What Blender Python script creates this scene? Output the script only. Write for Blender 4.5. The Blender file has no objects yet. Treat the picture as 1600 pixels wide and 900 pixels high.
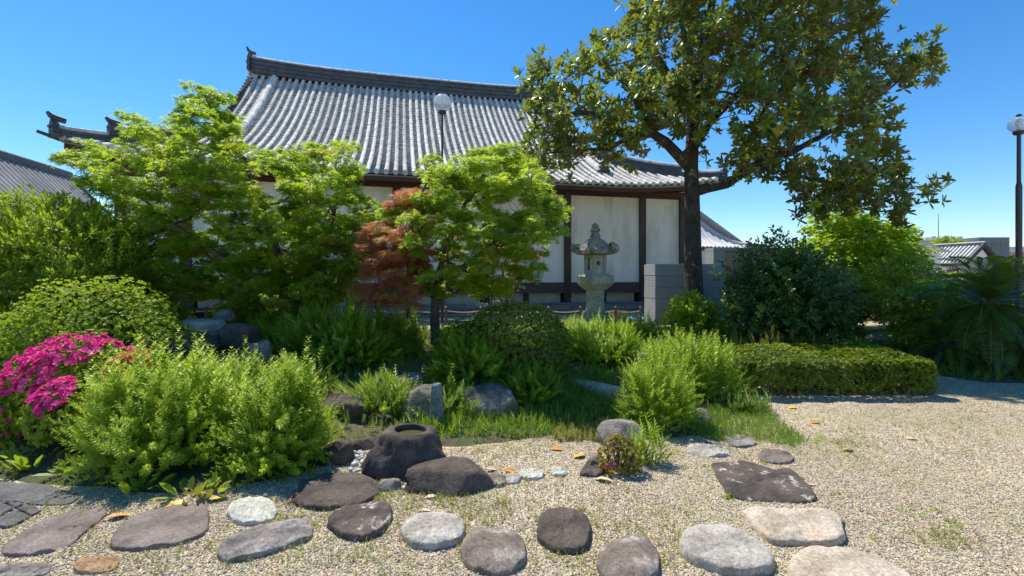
import bpy, math, random
import numpy as np
from mathutils import Vector

# ------------------------------------------------------------------ scene, camera, light
S = bpy.context.scene
C = S.collection
rng = np.random.default_rng(7)
random.seed(7)
F = 711.0; CX = 800.0; HY = 430.0; EYE = 1.6
cam_d = bpy.data.cameras.new('camera'); cam = bpy.data.objects.new('camera', cam_d); C.objects.link(cam)
cam.location = (0, 0, EYE); cam.rotation_euler = (math.radians(90), 0, 0)
cam_d.sensor_width = 36; cam_d.lens = 36*F/1600; cam_d.shift_y = -20/1600
cam_d.clip_start = 0.05; cam_d.clip_end = 3000
S.camera = cam
S.view_settings.view_transform = 'Standard'; S.view_settings.look = 'None'
S.view_settings.exposure = 0.44; S.view_settings.gamma = 1.0
SUN_EL, SUN_AZ = math.radians(60), math.radians(-38)      # azimuth measured from +Y, negative = to the left
sd = Vector((math.sin(SUN_AZ)*math.cos(SUN_EL), math.cos(SUN_AZ)*math.cos(SUN_EL), math.sin(SUN_EL)))
W = bpy.data.worlds.new('World'); S.world = W; W.use_nodes = True
nt = W.node_tree; bg = nt.nodes['Background']
sky = nt.nodes.new('ShaderNodeTexSky'); sky.sky_type = 'NISHITA'; sky.sun_disc = False
sky.sun_elevation = SUN_EL; sky.sun_rotation = SUN_AZ
sky.air_density = 1.0; sky.dust_density = 0.1; sky.ozone_density = 4.0; sky.altitude = 300
hs = nt.nodes.new('ShaderNodeHueSaturation'); hs.inputs['Saturation'].default_value = 1.3; hs.inputs['Value'].default_value = .93
nt.links.new(sky.outputs[0], hs.inputs['Color']); nt.links.new(hs.outputs[0], bg.inputs['Color'])
bg.inputs['Strength'].default_value = 0.15
sl = bpy.data.lights.new('sun', 'SUN'); sl.energy = 4.7; sl.angle = math.radians(0.55); sl.color = (1, .94, .83)
so = bpy.data.objects.new('sun', sl); C.objects.link(so)
so.rotation_euler = sd.to_track_quat('Z', 'Y').to_euler()
so.location = (0, 0, 30)
S.cycles.max_bounces = 8; S.cycles.transparent_max_bounces = 8

# ------------------------------------------------------------------ helpers
def at(px, py, Y):
    return np.array([(px-CX)/F*Y, Y, EYE-(py-HY)/F*Y])
def gr(px, py, z=0.0):
    Y = (EYE-z)*F/(py-HY)
    return np.array([(px-CX)/F*Y, Y, z])

def lump(P, seed=0, freq=2.0, octaves=3):
    """cheap smooth pseudo noise on an (N,3) array, about -1..1"""
    r = np.random.default_rng(seed); out = np.zeros(len(P)); amp = 1; tot = 0
    for o in range(octaves):
        for k in range(4):
            d = r.normal(size=3); d /= np.linalg.norm(d)
            out += amp*np.sin(P@d*freq*(1+.37*k)+r.uniform(0, 6.28))
        tot += amp*2.2; amp *= .55; freq *= 2.1
    return out/tot

def mk(name, V, Fc, mat=None, parent=None, loc=None, smooth=False, rnd=None, rot=None):
    """Fc: (M,k) array or list of tuples. loc: origin, V given relative to it already"""
    me = bpy.data.meshes.new(name)
    V = np.asarray(V, dtype=np.float32)
    if isinstance(Fc, np.ndarray):
        m, k = Fc.shape
        me.vertices.add(len(V)); me.vertices.foreach_set('co', V.ravel())
        me.loops.add(m*k); me.loops.foreach_set('vertex_index', Fc.astype(np.int32).ravel())
        me.polygons.add(m); me.polygons.foreach_set('loop_start', np.arange(0, m*k, k, dtype=np.int32))
        me.polygons.foreach_set('loop_total', np.full(m, k, dtype=np.int32))
        me.update(calc_edges=True)
    else:
        me.from_pydata([tuple(map(float, v)) for v in V], [], [tuple(int(i) for i in f) for f in Fc]); me.update()
    if smooth: me.polygons.foreach_set('use_smooth', np.ones(len(me.polygons), dtype=bool))
    if rnd is not None:
        a = me.attributes.new('rnd', 'FLOAT', 'FACE'); a.data.foreach_set('value', np.asarray(rnd, dtype=np.float32))
    if mat: me.materials.append(mat)
    o = bpy.data.objects.new(name, me); C.objects.link(o)
    if parent is not None: o.parent = parent
    if loc is not None: o.location = tuple(map(float, loc))
    if rot is not None: o.rotation_euler = rot
    return o

def tag(o, label=None, cat=None, group=None, kind=None):
    if label: o['label'] = label
    if cat: o['category'] = cat
    if group: o['group'] = group
    if kind: o['kind'] = kind
    return o
def thing(name, label, cat, loc=(0, 0, 0), rz=0, group=None):
    o = bpy.data.objects.new(name, None); C.objects.link(o); o.empty_display_size = .2
    o.location = tuple(map(float, loc)); o.rotation_euler = (0, 0, rz)
    return tag(o, label, cat, group)

class MB:
    def __init__(s): s.V = []; s.F = []; s.n = 0
    def add(s, V, Fc):
        V = np.asarray(V, float); s.V.append(V)
        s.F += [tuple(int(i)+s.n for i in f) for f in Fc]; s.n += len(V); return s
    def box(s, x0, x1, y0, y1, z0, z1):
        V = [(x, y, z) for z in (z0, z1) for (x, y) in ((x0, y0), (x1, y0), (x1, y1), (x0, y1))]
        return s.add(V, [(3, 2, 1, 0), (4, 5, 6, 7), (0, 1, 5, 4), (1, 2, 6, 5), (2, 3, 7, 6), (3, 0, 4, 7)])
    def tube(s, pts, rad, ns=6, cap=True):
        V, Fc = tube(pts, rad, ns); 
        s.add(V, Fc)
        if cap:
            s.F.append(tuple(s.n-len(V)+i for i in range(ns))[::-1]); s.F.append(tuple(s.n-ns+i for i in range(ns)))
        return s
    def lathe(s, prof, ns=16, c=(0, 0, 0), ph=0, sx=1, sy=1):
        V = []; Fc = []
        for (r, z) in prof:
            for i in range(ns):
                a = 2*math.pi*i/ns+ph; V.append((c[0]+r*math.cos(a)*sx, c[1]+r*math.sin(a)*sy, c[2]+z))
        m = len(prof)
        for j in range(m-1):
            for i in range(ns):
                Fc.append((j*ns+i, j*ns+(i+1) % ns, (j+1)*ns+(i+1) % ns, (j+1)*ns+i))
        Fc.append(tuple(range(ns))[::-1]); Fc.append(tuple((m-1)*ns+i for i in range(ns)))
        return s.add(V, Fc)
    def build(s, name, mat, parent=None, loc=None, smooth=False, bevel=0, rot=None, segs=2):
        o = mk(name, np.vstack(s.V), s.F, mat, parent, loc, smooth, rot=rot)
        if bevel:
            b = o.modifiers.new('b', 'BEVEL'); b.width = bevel; b.segments = segs; b.limit_method = 'ANGLE'
        return o

def tube(pts, rad, ns=6):
    pts = np.asarray(pts, float); n = len(pts)
    rad = np.full(n, rad) if np.isscalar(rad) else np.asarray(rad, float)
    T = np.gradient(pts, axis=0); T /= np.linalg.norm(T, axis=1)[:, None]+1e-9
    ref = np.array([0, 0, 1.]) if abs(T[0][2]) < .9 else np.array([1., 0, 0])
    V = []
    u = np.cross(T[0], ref); u /= np.linalg.norm(u)
    for i in range(n):
        u = u-T[i]*np.dot(u, T[i]); u /= np.linalg.norm(u)+1e-9; w = np.cross(T[i], u)
        a = np.arange(ns)*2*math.pi/ns
        V.append(pts[i]+rad[i]*(np.cos(a)[:, None]*u+np.sin(a)[:, None]*w))
    V = np.vstack(V); Fc = []
    for j in range(n-1):
        for i in range(ns):
            Fc.append((j*ns+i, j*ns+(i+1) % ns, (j+1)*ns+(i+1) % ns, (j+1)*ns+i))
    return V, Fc
def curve(p, q, n, bend, r=random):
    """wobbly path from p to q"""
    p = np.asarray(p, float); q = np.asarray(q, float); t = np.linspace(0, 1, n)[:, None]
    L = np.linalg.norm(q-p); P = p*(1-t)+q*t
    w = rng.normal(size=3)*bend*L; w2 = rng.normal(size=3)*bend*L*.5
    return P+np.sin(t*math.pi)*w+np.sin(t*2*math.pi)*w2

# ------------------------------------------------------------------ materials
def newmat(name):
    m = bpy.data.materials.new(name); m.use_nodes = True
    return m, m.node_tree.nodes, m.node_tree.links, m.node_tree.nodes['Principled BSDF']
def ramp(n, stops):
    r = n.new('ShaderNodeValToRGB'); e = r.color_ramp.elements
    e[0].position = stops[0][0]; e[0].color = (*stops[0][1], 1); e[1].position = stops[-1][0]; e[1].color = (*stops[-1][1], 1)
    for p, c in stops[1:-1]:
        q = e.new(p); q.color = (*c, 1)
    return r
def noise(n, l, scale, detail=6, rough=.6, coord='Object', stretch=None):
    tc = n.new('ShaderNodeTexCoord'); mp = n.new('ShaderNodeMapping'); l.new(tc.outputs[coord], mp.inputs[0])
    if stretch: mp.inputs['Scale'].default_value = stretch
    t = n.new('ShaderNodeTexNoise'); t.inputs['Scale'].default_value = scale
    t.inputs['Detail'].default_value = detail; t.inputs['Roughness'].default_value = rough
    l.new(mp.outputs[0], t.inputs['Vector']); return t
def mixc(n, l, fac, a, b, mode='MIX'):
    m = n.new('ShaderNodeMix'); m.data_type = 'RGBA'; m.blend_type = mode
    for sock, v in ((m.inputs[0], fac), (m.inputs[6], a), (m.inputs[7], b)):
        if hasattr(v, 'links'): l.new(v, sock)
        elif isinstance(v, (int, float)): sock.default_value = v
        else: sock.default_value = (*v, 1)
    return m.outputs[2]
def surf(name, stops, scale=3, rough=.8, bump=.3, bscale=30, dist=.01, patch=None, pscale=6, pth=.545, stretch=None, metal=0, coord='Object', ptw=.10, objvar=0, speck=0):
    m, n, l, b = newmat(name)
    t = noise(n, l, scale, 8, .65, coord, stretch); r = ramp(n, stops); l.new(t.outputs[0], r.inputs[0]); col = r.outputs[0]
    if patch:
        t2 = noise(n, l, pscale, 9, .72, coord); rr = ramp(n, [(pth, (0, 0, 0)), (pth+ptw, (1, 1, 1))]); l.new(t2.outputs[0], rr.inputs[0])
        col = mixc(n, l, rr.outputs[0], col, patch)
    if speck:
        t4 = noise(n, l, 55, 4, .8, coord); r4 = ramp(n, [(.32, (1-speck,)*3), (.5, (1, 1, 1)), (.68, (1+speck,)*3)]); l.new(t4.outputs[0], r4.inputs[0])
        col = mixc(n, l, 1.0, col, r4.outputs[0], 'MULTIPLY')
    if objvar:
        oi = n.new('ShaderNodeObjectInfo'); mr = n.new('ShaderNodeMapRange'); mr.inputs[3].default_value = 1-objvar; mr.inputs[4].default_value = 1+objvar
        l.new(oi.outputs['Random'], mr.inputs[0]); cb = n.new('ShaderNodeCombineColor')
        for i in range(3): l.new(mr.outputs[0], cb.inputs[i])
        col = mixc(n, l, 1.0, col, cb.outputs[0], 'MULTIPLY')
    l.new(col, b.inputs['Base Color']); b.inputs['Roughness'].default_value = rough; b.inputs['Metallic'].default_value = metal
    if bump:
        t3 = noise(n, l, bscale, 8, .7, coord, stretch); bp = n.new('ShaderNodeBump'); bp.inputs['Strength'].default_value = bump; bp.inputs['Distance'].default_value = dist
        l.new(t3.outputs[0], bp.inputs['Height']); l.new(bp.outputs[0], b.inputs['Normal'])
    return m
def leafmat(name, stops, trans, tfac=.4, rough=.45, under=None, spec=.5):
    m, n, l, b = newmat(name)
    a = n.new('ShaderNodeAttribute'); a.attribute_name = 'rnd'; r = ramp(n, stops); l.new(a.outputs['Fac'], r.inputs[0])
    col = r.outputs[0]
    if under:
        g = n.new('ShaderNodeNewGeometry'); col = mixc(n, l, g.outputs['Backfacing'], col, under)
    l.new(col, b.inputs['Base Color']); b.inputs['Roughness'].default_value = rough
    b.inputs['Specular IOR Level'].default_value = spec
    tr = n.new('ShaderNodeBsdfTranslucent'); tc = mixc(n, l, .55, col, trans)
    l.new(tc, tr.inputs['Color'])
    ms = n.new('ShaderNodeMixShader'); ms.inputs[0].default_value = tfac
    l.new(b.outputs[0], ms.inputs[1]); l.new(tr.outputs[0], ms.inputs[2]); l.new(ms.outputs[0], n['Material Output'].inputs[0])
    return m

M = {}
M['bark_dark'] = surf('bark_dark', [(.3, (.02, .017, .013)), (.7, (.075, .064, .05))], 9, .9, .8, 25, .02, patch=(.30, .30, .26), pscale=4, pth=.58, stretch=(1, 1, .5))
M['bark_maple'] = surf('bark_maple', [(.3, (.05, .04, .03)), (.7, (.13, .11, .085))], 9, .9, .5, 30, .01, stretch=(1, 1, .3))
M['bark_grey'] = surf('bark_grey', [(.3, (.12, .11, .09)), (.7, (.24, .22, .18))], 9, .9, .5, 30, .01, stretch=(1, 1, .3))
M['twig'] = surf('twig', [(.3, (.10, .085, .06)), (.7, (.2, .17, .13))], 9, .9, 0)
M['twig_dark'] = surf('twig_dark', [(.3, (.04, .03, .02)), (.7, (.09, .07, .05))], 9, .9, 0)
M['maple'] = leafmat('maple_leaf', [(0, (.08, .155, .012)), (.5, (.145, .245, .018)), (.93, (.25, .35, .022)), (.975, (.42, .16, .06))], (.74, .96, .05), .58, .5)
M['maple2'] = leafmat('maple_leaf_pale', [(0, (.11, .19, .015)), (.5, (.19, .30, .025)), (.93, (.30, .41, .04)), (.97, (.38, .2, .05))], (.80, 1.0, .09), .58, .5)
M['maple_red'] = leafmat('maple_leaf_red', [(0, (.28, .09, .05)), (.5, (.46, .19, .11)), (.75, (.54, .28, .14)), (.85, (.36, .36, .05))], (1.0, .42, .16), .55, .5)
M['magnolia'] = leafmat('magnolia_leaf', [(0, (.05, .11, .024)), (.5, (.10, .18, .032)), (.80, (.22, .29, .04)), (.94, (.38, .36, .03)), (.97, (.5, .35, .02))], (.50, .66, .03), .36, .33, under=(.12, .10, .04), spec=.6)
M['broad'] = leafmat('broad_leaf', [(0, (.09, .15, .012)), (.6, (.20, .29, .018)), (1, (.40, .48, .03))], (.66, .85, .03), .38, .5)
M['dark_leaf'] = leafmat('dark_leaf', [(0, (.03, .075, .016)), (.6, (.055, .12, .02)), (1, (.11, .19, .03))], (.25, .45, .03), .33, .38)
M['azalea'] = leafmat('azalea_leaf', [(0, (.15, .22, .012)), (.6, (.27, .36, .018)), (.97, (.42, .50, .04)), (1, (.26, .14, .04))], (.55, .75, .04), .42, .5)
M['azalea_warm'] = leafmat('azalea_leaf_warm', [(0, (.10, .13, .015)), (.5, (.19, .20, .02)), (.8, (.33, .25, .03)), (1, (.35, .12, .04))], (.5, .5, .03), .35, .5)
M['hedge'] = leafmat('hedge_leaf', [(0, (.08, .13, .013)), (.6, (.17, .25, .02)), (.93, (.30, .36, .035)), (1, (.30, .14, .05))], (.52, .66, .03), .4, .5)
M['spirea'] = leafmat('spirea_leaf', [(0, (.15, .24, .014)), (.6, (.29, .41, .025)), (1, (.48, .56, .05))], (.74, .95, .06), .45, .5)
M['bright'] = leafmat('bright_leaf', [(0, (.15, .25, .012)), (.6, (.27, .40, .02)), (1, (.42, .54, .04))], (.72, .96, .04), .46, .45)
M['weed'] = leafmat('weed_leaf', [(0, (.12, .19, .012)), (.6, (.22, .33, .018)), (1, (.34, .46, .03))], (.68, .92, .04), .42, .5)
M['cycad'] = leafmat('cycad_leaf', [(0, (.04, .085, .014)), (.7, (.09, .16, .02)), (1, (.15, .23, .025))], (.3, .45, .03), .2, .3)
M['grass'] = leafmat('grass_blade', [(0, (.12, .19, .012)), (.6, (.21, .31, .018)), (.93, (.19, .28, .04)), (1, (.3, .28, .1))], (.35, .62, .05), .4, .5)
M['dry'] = leafmat('dry_weed', [(0, (.20, .26, .03)), (.6, (.34, .36, .06)), (1, (.42, .36, .12))], (.5, .5, .1), .35, .6)
M['pink'] = leafmat('pink_petal', [(0, (.66, .015, .20)), (.6, (.88, .05, .34)), (1, (.95, .16, .48))], (1, .10, .5), .35, .6, spec=.2)
M['salmon'] = leafmat('salmon_petal', [(0, (.7, .08, .08)), (1, (.85, .2, .2))], (.8, .2, .15), .35, .6)
M['lilac'] = leafmat('lilac_petal', [(0, (.5, .45, .75)), (1, (.7, .66, .85))], (.6, .6, .8), .3, .6)
M['fern_dry'] = leafmat('dry_fern', [(0, (.22, .13, .04)), (1, (.35, .24, .07))], (.5, .35, .1), .35, .6)
M['leaf_orange'] = surf('fallen_orange', [(.3, (.55, .22, .03)), (.7, (.72, .38, .06))], 30, .5, .3, 60, .002)
M['leaf_yellow'] = surf('fallen_yellow', [(.3, (.75, .52, .05)), (.7, (.62, .36, .04))], 30, .5, .3, 60, .002)
M['leaf_tan'] = surf('fallen_tan', [(.3, (.58, .42, .24)), (.7, (.75, .60, .42))], 30, .6, .3, 60, .002)
# stone
M['stone_dark'] = surf('stone_dark', [(.38, (.045, .034, .027)), (.62, (.125, .096, .076))], 4, .85, .7, 16, .035, patch=(.30, .28, .25), pscale=11, pth=.66, speck=.45)
M['stone_lichen'] = surf('stone_lichen', [(.38, (.05, .038, .03)), (.62, (.13, .10, .08))], 4, .85, .7, 18, .035, patch=(.55, .50, .42), pscale=9, pth=.575, ptw=.07, speck=.45)
M['stone_grey'] = surf('stone_grey', [(.38, (.14, .12, .105)), (.62, (.33, .29, .26))], 5, .85, .7, 18, .035, patch=(.45, .44, .42), pscale=5, pth=.6, speck=.45)
M['stone_light'] = surf('stone_light', [(.38, (.26, .23, .19)), (.62, (.50, .46, .40))], 5, .85, .6, 18, .035, patch=(.22, .15, .10), pscale=3.5, pth=.58, ptw=.15, speck=.45)
M['stone_tan'] = surf('stone_tan', [(.38, (.34, .27, .19)), (.62, (.58, .50, .39))], 4, .85, .7, 18, .02, patch=(.42, .25, .13), pscale=3, pth=.56, ptw=.15, speck=.45)
M['stone_brown'] = surf('stone_brown', [(.38, (.13, .10, .08)), (.62, (.26, .21, .17))], 5, .85, .6, 18, .035, patch=(.40, .37, .33), pscale=6, pth=.545, speck=.45)
M['stone_purple'] = surf('stone_purple', [(.38, (.10, .076, .064)), (.62, (.22, .175, .15))], 3, .8, .5, 25, .015, patch=(.30, .26, .23), pscale=4, pth=.6, ptw=.15, speck=.45)
M['stone_pale'] = surf('stone_pale', [(.38, (.38, .37, .30)), (.62, (.56, .55, .46))], 7, .85, .5, 18, .035, speck=.45)
M['stone_orange'] = surf('stone_orange', [(.38, (.26, .15, .07)), (.62, (.38, .24, .12))], 6, .85, .5, 25, .01, speck=.45)
M['stone_moss'] = surf('stone_moss', [(.38, (.09, .085, .065)), (.62, (.26, .245, .20))], 5, .9, .8, 22, .03, patch=(.09, .12, .04), pscale=4, pth=.55, ptw=.1, speck=.45)
M['stone_blue'] = surf('stone_blue', [(.38, (.12, .16, .15)), (.62, (.24, .29, .28))], 5, .9, .7, 16, .035, patch=(.10, .13, .06), pscale=4, pth=.6, ptw=.1, speck=.45)
M['lantern'] = surf('lantern_stone', [(.35, (.24, .24, .17)), (.65, (.44, .43, .33))], 4, .9, .5, 40, .008, patch=(.10, .11, .07), pscale=5, pth=.58, ptw=.12, speck=.45)
M['lantern_roof'] = surf('lantern_roof_stone', [(.3, (.15, .14, .10)), (.7, (.40, .35, .27))], 5, .9, .6, 40, .01, patch=(.07, .07, .055), pscale=4, pth=.52, ptw=.12, speck=.45)
M['granite'] = surf('granite', [(.38, (.14, .16, .16)), (.62, (.36, .38, .38))], 60, .8, .4, 60, .004, objvar=.08)
M['granite_black'] = surf('granite_black', [(.3, (.010, .011, .012)), (.7, (.02, .022, .025))], 60, .18, 0)
M['pebble'] = surf('pebble', [(.3, (.28, .31, .33)), (.7, (.48, .50, .50))], 5, .6, .2, 40, .003, objvar=.35)
M['paver'] = surf('paver', [(.3, (.06, .06, .06)), (.7, (.14, .135, .13))], 5, .85, .6, 25, .01, speck=.45)
# buildings
M['tile'] = surf('roof_tile', [(.36, (.17, .155, .13)), (.5, (.33, .305, .265)), (.64, (.48, .45, .40))], 3.3, .9, .5, 30, .02, objvar=.22)
M['tile_round'] = surf('roof_tile_round', [(.36, (.36, .335, .29)), (.5, (.58, .55, .49)), (.64, (.74, .71, .645))], 4.2, .85, .5, 30, .02, objvar=.22)
M['tile_dark'] = surf('ridge_tile', [(.3, (.035, .04, .045)), (.7, (.10, .105, .11))], 3, .6, .4, 20, .01)
M['tile_old'] = surf('old_tile', [(.3, (.13, .125, .12)), (.5, (.22, .21, .20)), (.7, (.34, .325, .31))], .5, .7, .4, 20, .01, objvar=.15)
M['tile_pale'] = surf('pale_tile', [(.3, (.38, .38, .38)), (.7, (.58, .58, .58))], 1.5, .6, .3, 20, .01, objvar=.1)
M['plaster'] = surf('plaster', [(.25, (.62, .60, .53)), (.5, (.76, .735, .67)), (.75, (.80, .78, .71))], .9, .9, .15, 12, .01, stretch=(1, 1, .5), patch=(.46, .42, .36), pscale=.9, pth=.62, ptw=.22)
def streaks(m):
    n, l = m.node_tree.nodes, m.node_tree.links; b = n['Principled BSDF']; src = b.inputs['Base Color'].links[0].from_socket
    t = noise(n, l, 1.6, 7, .62, 'Object', (1, 1, .22)); r = ramp(n, [(.48, (1, 1, 1)), (.72, (.72, .69, .62))]); l.new(t.outputs[0], r.inputs[0])
    t2 = noise(n, l, 14, 8, .8); r2 = ramp(n, [(.30, (.86, .84, .8)), (.42, (1, 1, 1))]); l.new(t2.outputs[0], r2.inputs[0])
    c = mixc(n, l, 1.0, src, r.outputs[0], 'MULTIPLY'); l.new(mixc(n, l, 1.0, c, r2.outputs[0], 'MULTIPLY'), b.inputs['Base Color'])
streaks(M['plaster'])
M['wood_dark'] = surf('wood_dark', [(.3, (.030, .020, .016)), (.7, (.085, .06, .048))], 4, .8, .4, 20, .01, stretch=(1, 1, .25))
M['wood_beam'] = surf('wood_beam', [(.3, (.040, .028, .024)), (.7, (.11, .08, .068))], 4, .8, .4, 20, .01, stretch=(.2, 1, 1))
M['wood_red'] = surf('wood_red', [(.3, (.05, .022, .016)), (.7, (.10, .042, .03))], 4, .8, .3, 20, .01, stretch=(.25, 1, 1))
M['wood_grey'] = surf('wood_grey', [(.3, (.14, .125, .11)), (.7, (.33, .31, .285))], 3, .85, .5, 15, .01, stretch=(.12, 1, 1), objvar=.25)
M['white_wall'] = surf('white_wall', [(.3, (.7, .7, .68)), (.7, (.8, .8, .78))], 1, .9, 0)
M['office'] = surf('office_wall', [(.3, (.10, .13, .16)), (.7, (.14, .17, .20))], .5, .7, 0)
M['office_pale'] = surf('office_pale', [(.3, (.45, .48, .5)), (.7, (.52, .55, .57))], .5, .7, 0)
M['office_red'] = surf('office_red', [(.3, (.35, .16, .15)), (.7, (.45, .28, .26))], .5, .7, 0)
M['window'] = surf('window_dark', [(.3, (.03, .04, .05)), (.7, (.05, .06, .07))], 1, .15, 0)
M['metal_dark'] = surf('metal_dark', [(.3, (.045, .035, .03)), (.7, (.08, .06, .05))], 4, .5, .1, 20, .002)
M['metal_grey'] = surf('metal_grey', [(.3, (.10, .10, .105)), (.7, (.16, .16, .165))], 4, .5, .1, 20, .002)
M['rope'] = surf('rope', [(.3, (.38, .27, .16)), (.7, (.56, .43, .28))], 20, .9, .4, 60, .004)
M['card'] = surf('cardboard', [(.3, (.40, .24, .12)), (.7, (.46, .29, .15))], 3, .9, 0)
M['blue'] = surf('blue_sheet', [(.3, (.05, .18, .5)), (.7, (.08, .25, .6))], 3, .6, 0)
M['soil'] = surf('soil', [(.25, (.045, .04, .022)), (.5, (.085, .075, .04)), (.75, (.16, .13, .08))], 5, .95, .8, 25, .03, patch=(.06, .11, .022), pscale=2.2, pth=.5, ptw=.1)
M['sandpile'] = surf('sandpile', [(.25, (.30, .25, .18)), (.75, (.46, .40, .31))], 15, .95, .8, 45, .02)

def gravelmat():
    m, n, l, b = newmat('gravel')
    tc = n.new('ShaderNodeTexCoord')
    v = n.new('ShaderNodeTexVoronoi'); v.inputs['Scale'].default_value = 82; l.new(tc.outputs['Object'], v.inputs['Vector'])
    sp = n.new('ShaderNodeSeparateColor'); l.new(v.outputs['Color'], sp.inputs[0])
    r = ramp(n, [(0, (.13, .14, .14)), (.16, (.27, .25, .21)), (.36, (.46, .38, .25)), (.72, (.62, .51, .33)), (.88, (.70, .63, .48)), (.96, (.48, .27, .13))]); l.new(sp.outputs[0], r.inputs[0])
    col = r.outputs[0]
    # moss and dirt between the stones
    t = noise(n, l, 1.1, 6, .65); rr = ramp(n, [(.50, (0, 0, 0)), (.72, (1, 1, 1))]); l.new(t.outputs[0], rr.inputs[0])
    mu = n.new('ShaderNodeMath'); mu.operation = 'MULTIPLY'; mu.inputs[1].default_value = .8; l.new(rr.outputs[0], mu.inputs[0])
    col = mixc(n, l, mu.outputs[0], col, (.33, .33, .12))
    t2 = noise(n, l, .45, 5, .6); rr2 = ramp(n, [(.4, (.82, .80, .76)), (.65, (1.08, 1.06, 1.02))]); l.new(t2.outputs[0], rr2.inputs[0])
    col = mixc(n, l, 1.0, col, rr2.outputs[0], 'MULTIPLY')
    l.new(col, b.inputs['Base Color']); b.inputs['Roughness'].default_value = .85
    mr = n.new('ShaderNodeMapRange'); mr.inputs[1].default_value = 0; mr.inputs[2].default_value = .6; mr.inputs[3].default_value = 1; mr.inputs[4].default_value = 0
    l.new(v.outputs['Distance'], mr.inputs[0])
    bp = n.new('ShaderNodeBump'); bp.inputs['Strength'].default_value = .75; bp.inputs['Distance'].default_value = .008
    l.new(mr.outputs[0], bp.inputs['Height']); l.new(bp.outputs[0], b.inputs['Normal'])
    return m
M['gravel'] = gravelmat()
def chipmat():
    m, n, l, b = newmat('gravel_chip')
    oi = n.new('ShaderNodeObjectInfo')
    r = ramp(n, [(0, (.13, .14, .15)), (.16, (.27, .25, .22)), (.36, (.46, .38, .26)), (.72, (.62, .51, .34)), (.9, (.74, .67, .53)), (.96, (.50, .27, .13))]); l.new(oi.outputs['Random'], r.inputs[0])
    l.new(r.outputs[0], b.inputs['Base Color']); b.inputs['Roughness'].default_value = .8
    return m
M['chip'] = chipmat()
def glassmat():
    m, n, l, b = newmat('globe_glass')
    b.inputs['Base Color'].default_value = (.9, .95, 1, 1); b.inputs['Roughness'].default_value = .08
    b.inputs['Transmission Weight'].default_value = .62; b.inputs['IOR'].default_value = 1.06
    b.inputs['Coat Weight'].default_value = .6
    return m
M['globe'] = glassmat()
def watermat():
    m, n, l, b = newmat('basin_water'); b.inputs['Base Color'].default_value = (.10, .09, .03, 1); b.inputs['Roughness'].default_value = .03
    b.inputs['Specular IOR Level'].default_value = .7; return m
M['water'] = watermat()

# ------------------------------------------------------------------ ground
def poly_dist(P, poly):
    """signed distance (positive inside) of points (N,2) to polygon"""
    poly = np.asarray(poly, float); n = len(poly); d = np.full(len(P), 1e9); ins = np.zeros(len(P), bool)
    for i in range(n):
        a = poly[i]; b = poly[(i+1) % n]; ab = b-a
        t = np.clip(((P-a)@ab)/(ab@ab+1e-12), 0, 1); q = a+t[:, None]*ab
        d = np.minimum(d, np.linalg.norm(P-q, axis=1))
        c = ((a[1] > P[:, 1]) != (b[1] > P[:, 1])) & (P[:, 0] < (b[0]-a[0])*(P[:, 1]-a[1])/((b[1]-a[1]) + 1e-12)+a[0])
        ins ^= c
    return np.where(ins, d, -d)
g_left = [gr(*p)[:2] for p in ((-260, 745), (0, 748), (120, 765), (300, 772), (480, 738), (560, 705), (600, 690), (700, 700), (800, 690), (900, 672), (960, 655), (1010, 690), (1110, 680), (1160, 640), (1175, 615))]
garden = [tuple(p) for p in g_left]+[(4.0, 7.6), (6.4, 7.7), (7.1, 6.8), (9.5, 6.4), (16, 6.6), (17, 13), (10, 13.4), (6, 13.2), (3.6, 12.6), (2.8, 12.0), (-3, 12.2), (-9, 12.2), (-14, 10.5), (-12, 4.5)]
def mound_h(P):
    """P (N,2) -> height of the garden bed"""
    d = poly_dist(P, garden)
    s = np.clip(d/1.6, 0, 1); s = s*s*(3-2*s)
    x, y = P[:, 0], P[:, 1]
    base = .10+.34*np.exp(-((x+2.2)/3.4)**4-((y-8.0)/2.7)**4)+.34*np.exp(-((x-1.8)/1.6)**2-((y-9.9)/1.9)**2)+.14*np.exp(-((x-4.6)/2)**2-((y-11.3)/1.6)**2)
    n = .04*np.sin(x*2.3+1)*np.sin(y*2.9)+.02*np.sin(x*6+y*5)
    return np.where(d > 0, s*(base+n)+.02*np.clip(d/.15, 0, 1), np.clip(d, -.2, 0)*.3)
def hh(x, y): return max(0.0, float(mound_h(np.array([[x, y]]))[0]))

xs = np.unique(np.concatenate([np.linspace(-700, -30, 12), np.linspace(-30, 30, 61), np.linspace(30, 700, 12)]))
ys = np.unique(np.concatenate([np.linspace(-60, -4, 6), np.linspace(-4, 40, 45), np.linspace(40, 1400, 16)]))
X, Yg = np.meshgrid(xs, ys); V = np.stack([X.ravel(), Yg.ravel(), np.zeros(X.size)], 1)
nx, ny = len(xs), len(ys); idx = np.arange(nx*ny).reshape(ny, nx)
Fc = np.stack([idx[:-1, :-1].ravel(), idx[:-1, 1:].ravel(), idx[1:, 1:].ravel(), idx[1:, :-1].ravel()], 1)
tag(mk('gravel_ground', V, Fc, M['gravel']), kind='structure')
gx = np.arange(-14.5, 17.5, .11); gy = np.arange(2.6, 14.0, .11)
X, Yg = np.meshgrid(gx, gy); P2 = np.stack([X.ravel(), Yg.ravel()], 1); Z = mound_h(P2)
V = np.column_stack([P2, Z+.012*lump(np.column_stack([P2, Z]), 3, 8)])
idx = np.arange(len(P2)).reshape(len(gy), len(gx))
Fc = np.stack([idx[:-1, :-1].ravel(), idx[:-1, 1:].ravel(), idx[1:, 1:].ravel(), idx[1:, :-1].ravel()], 1)
keep = (Z[Fc].max(axis=1) > -.05); Fc = Fc[keep]
tag(mk('garden_bed', V, Fc, M['soil'], smooth=True), kind='structure')

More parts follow.
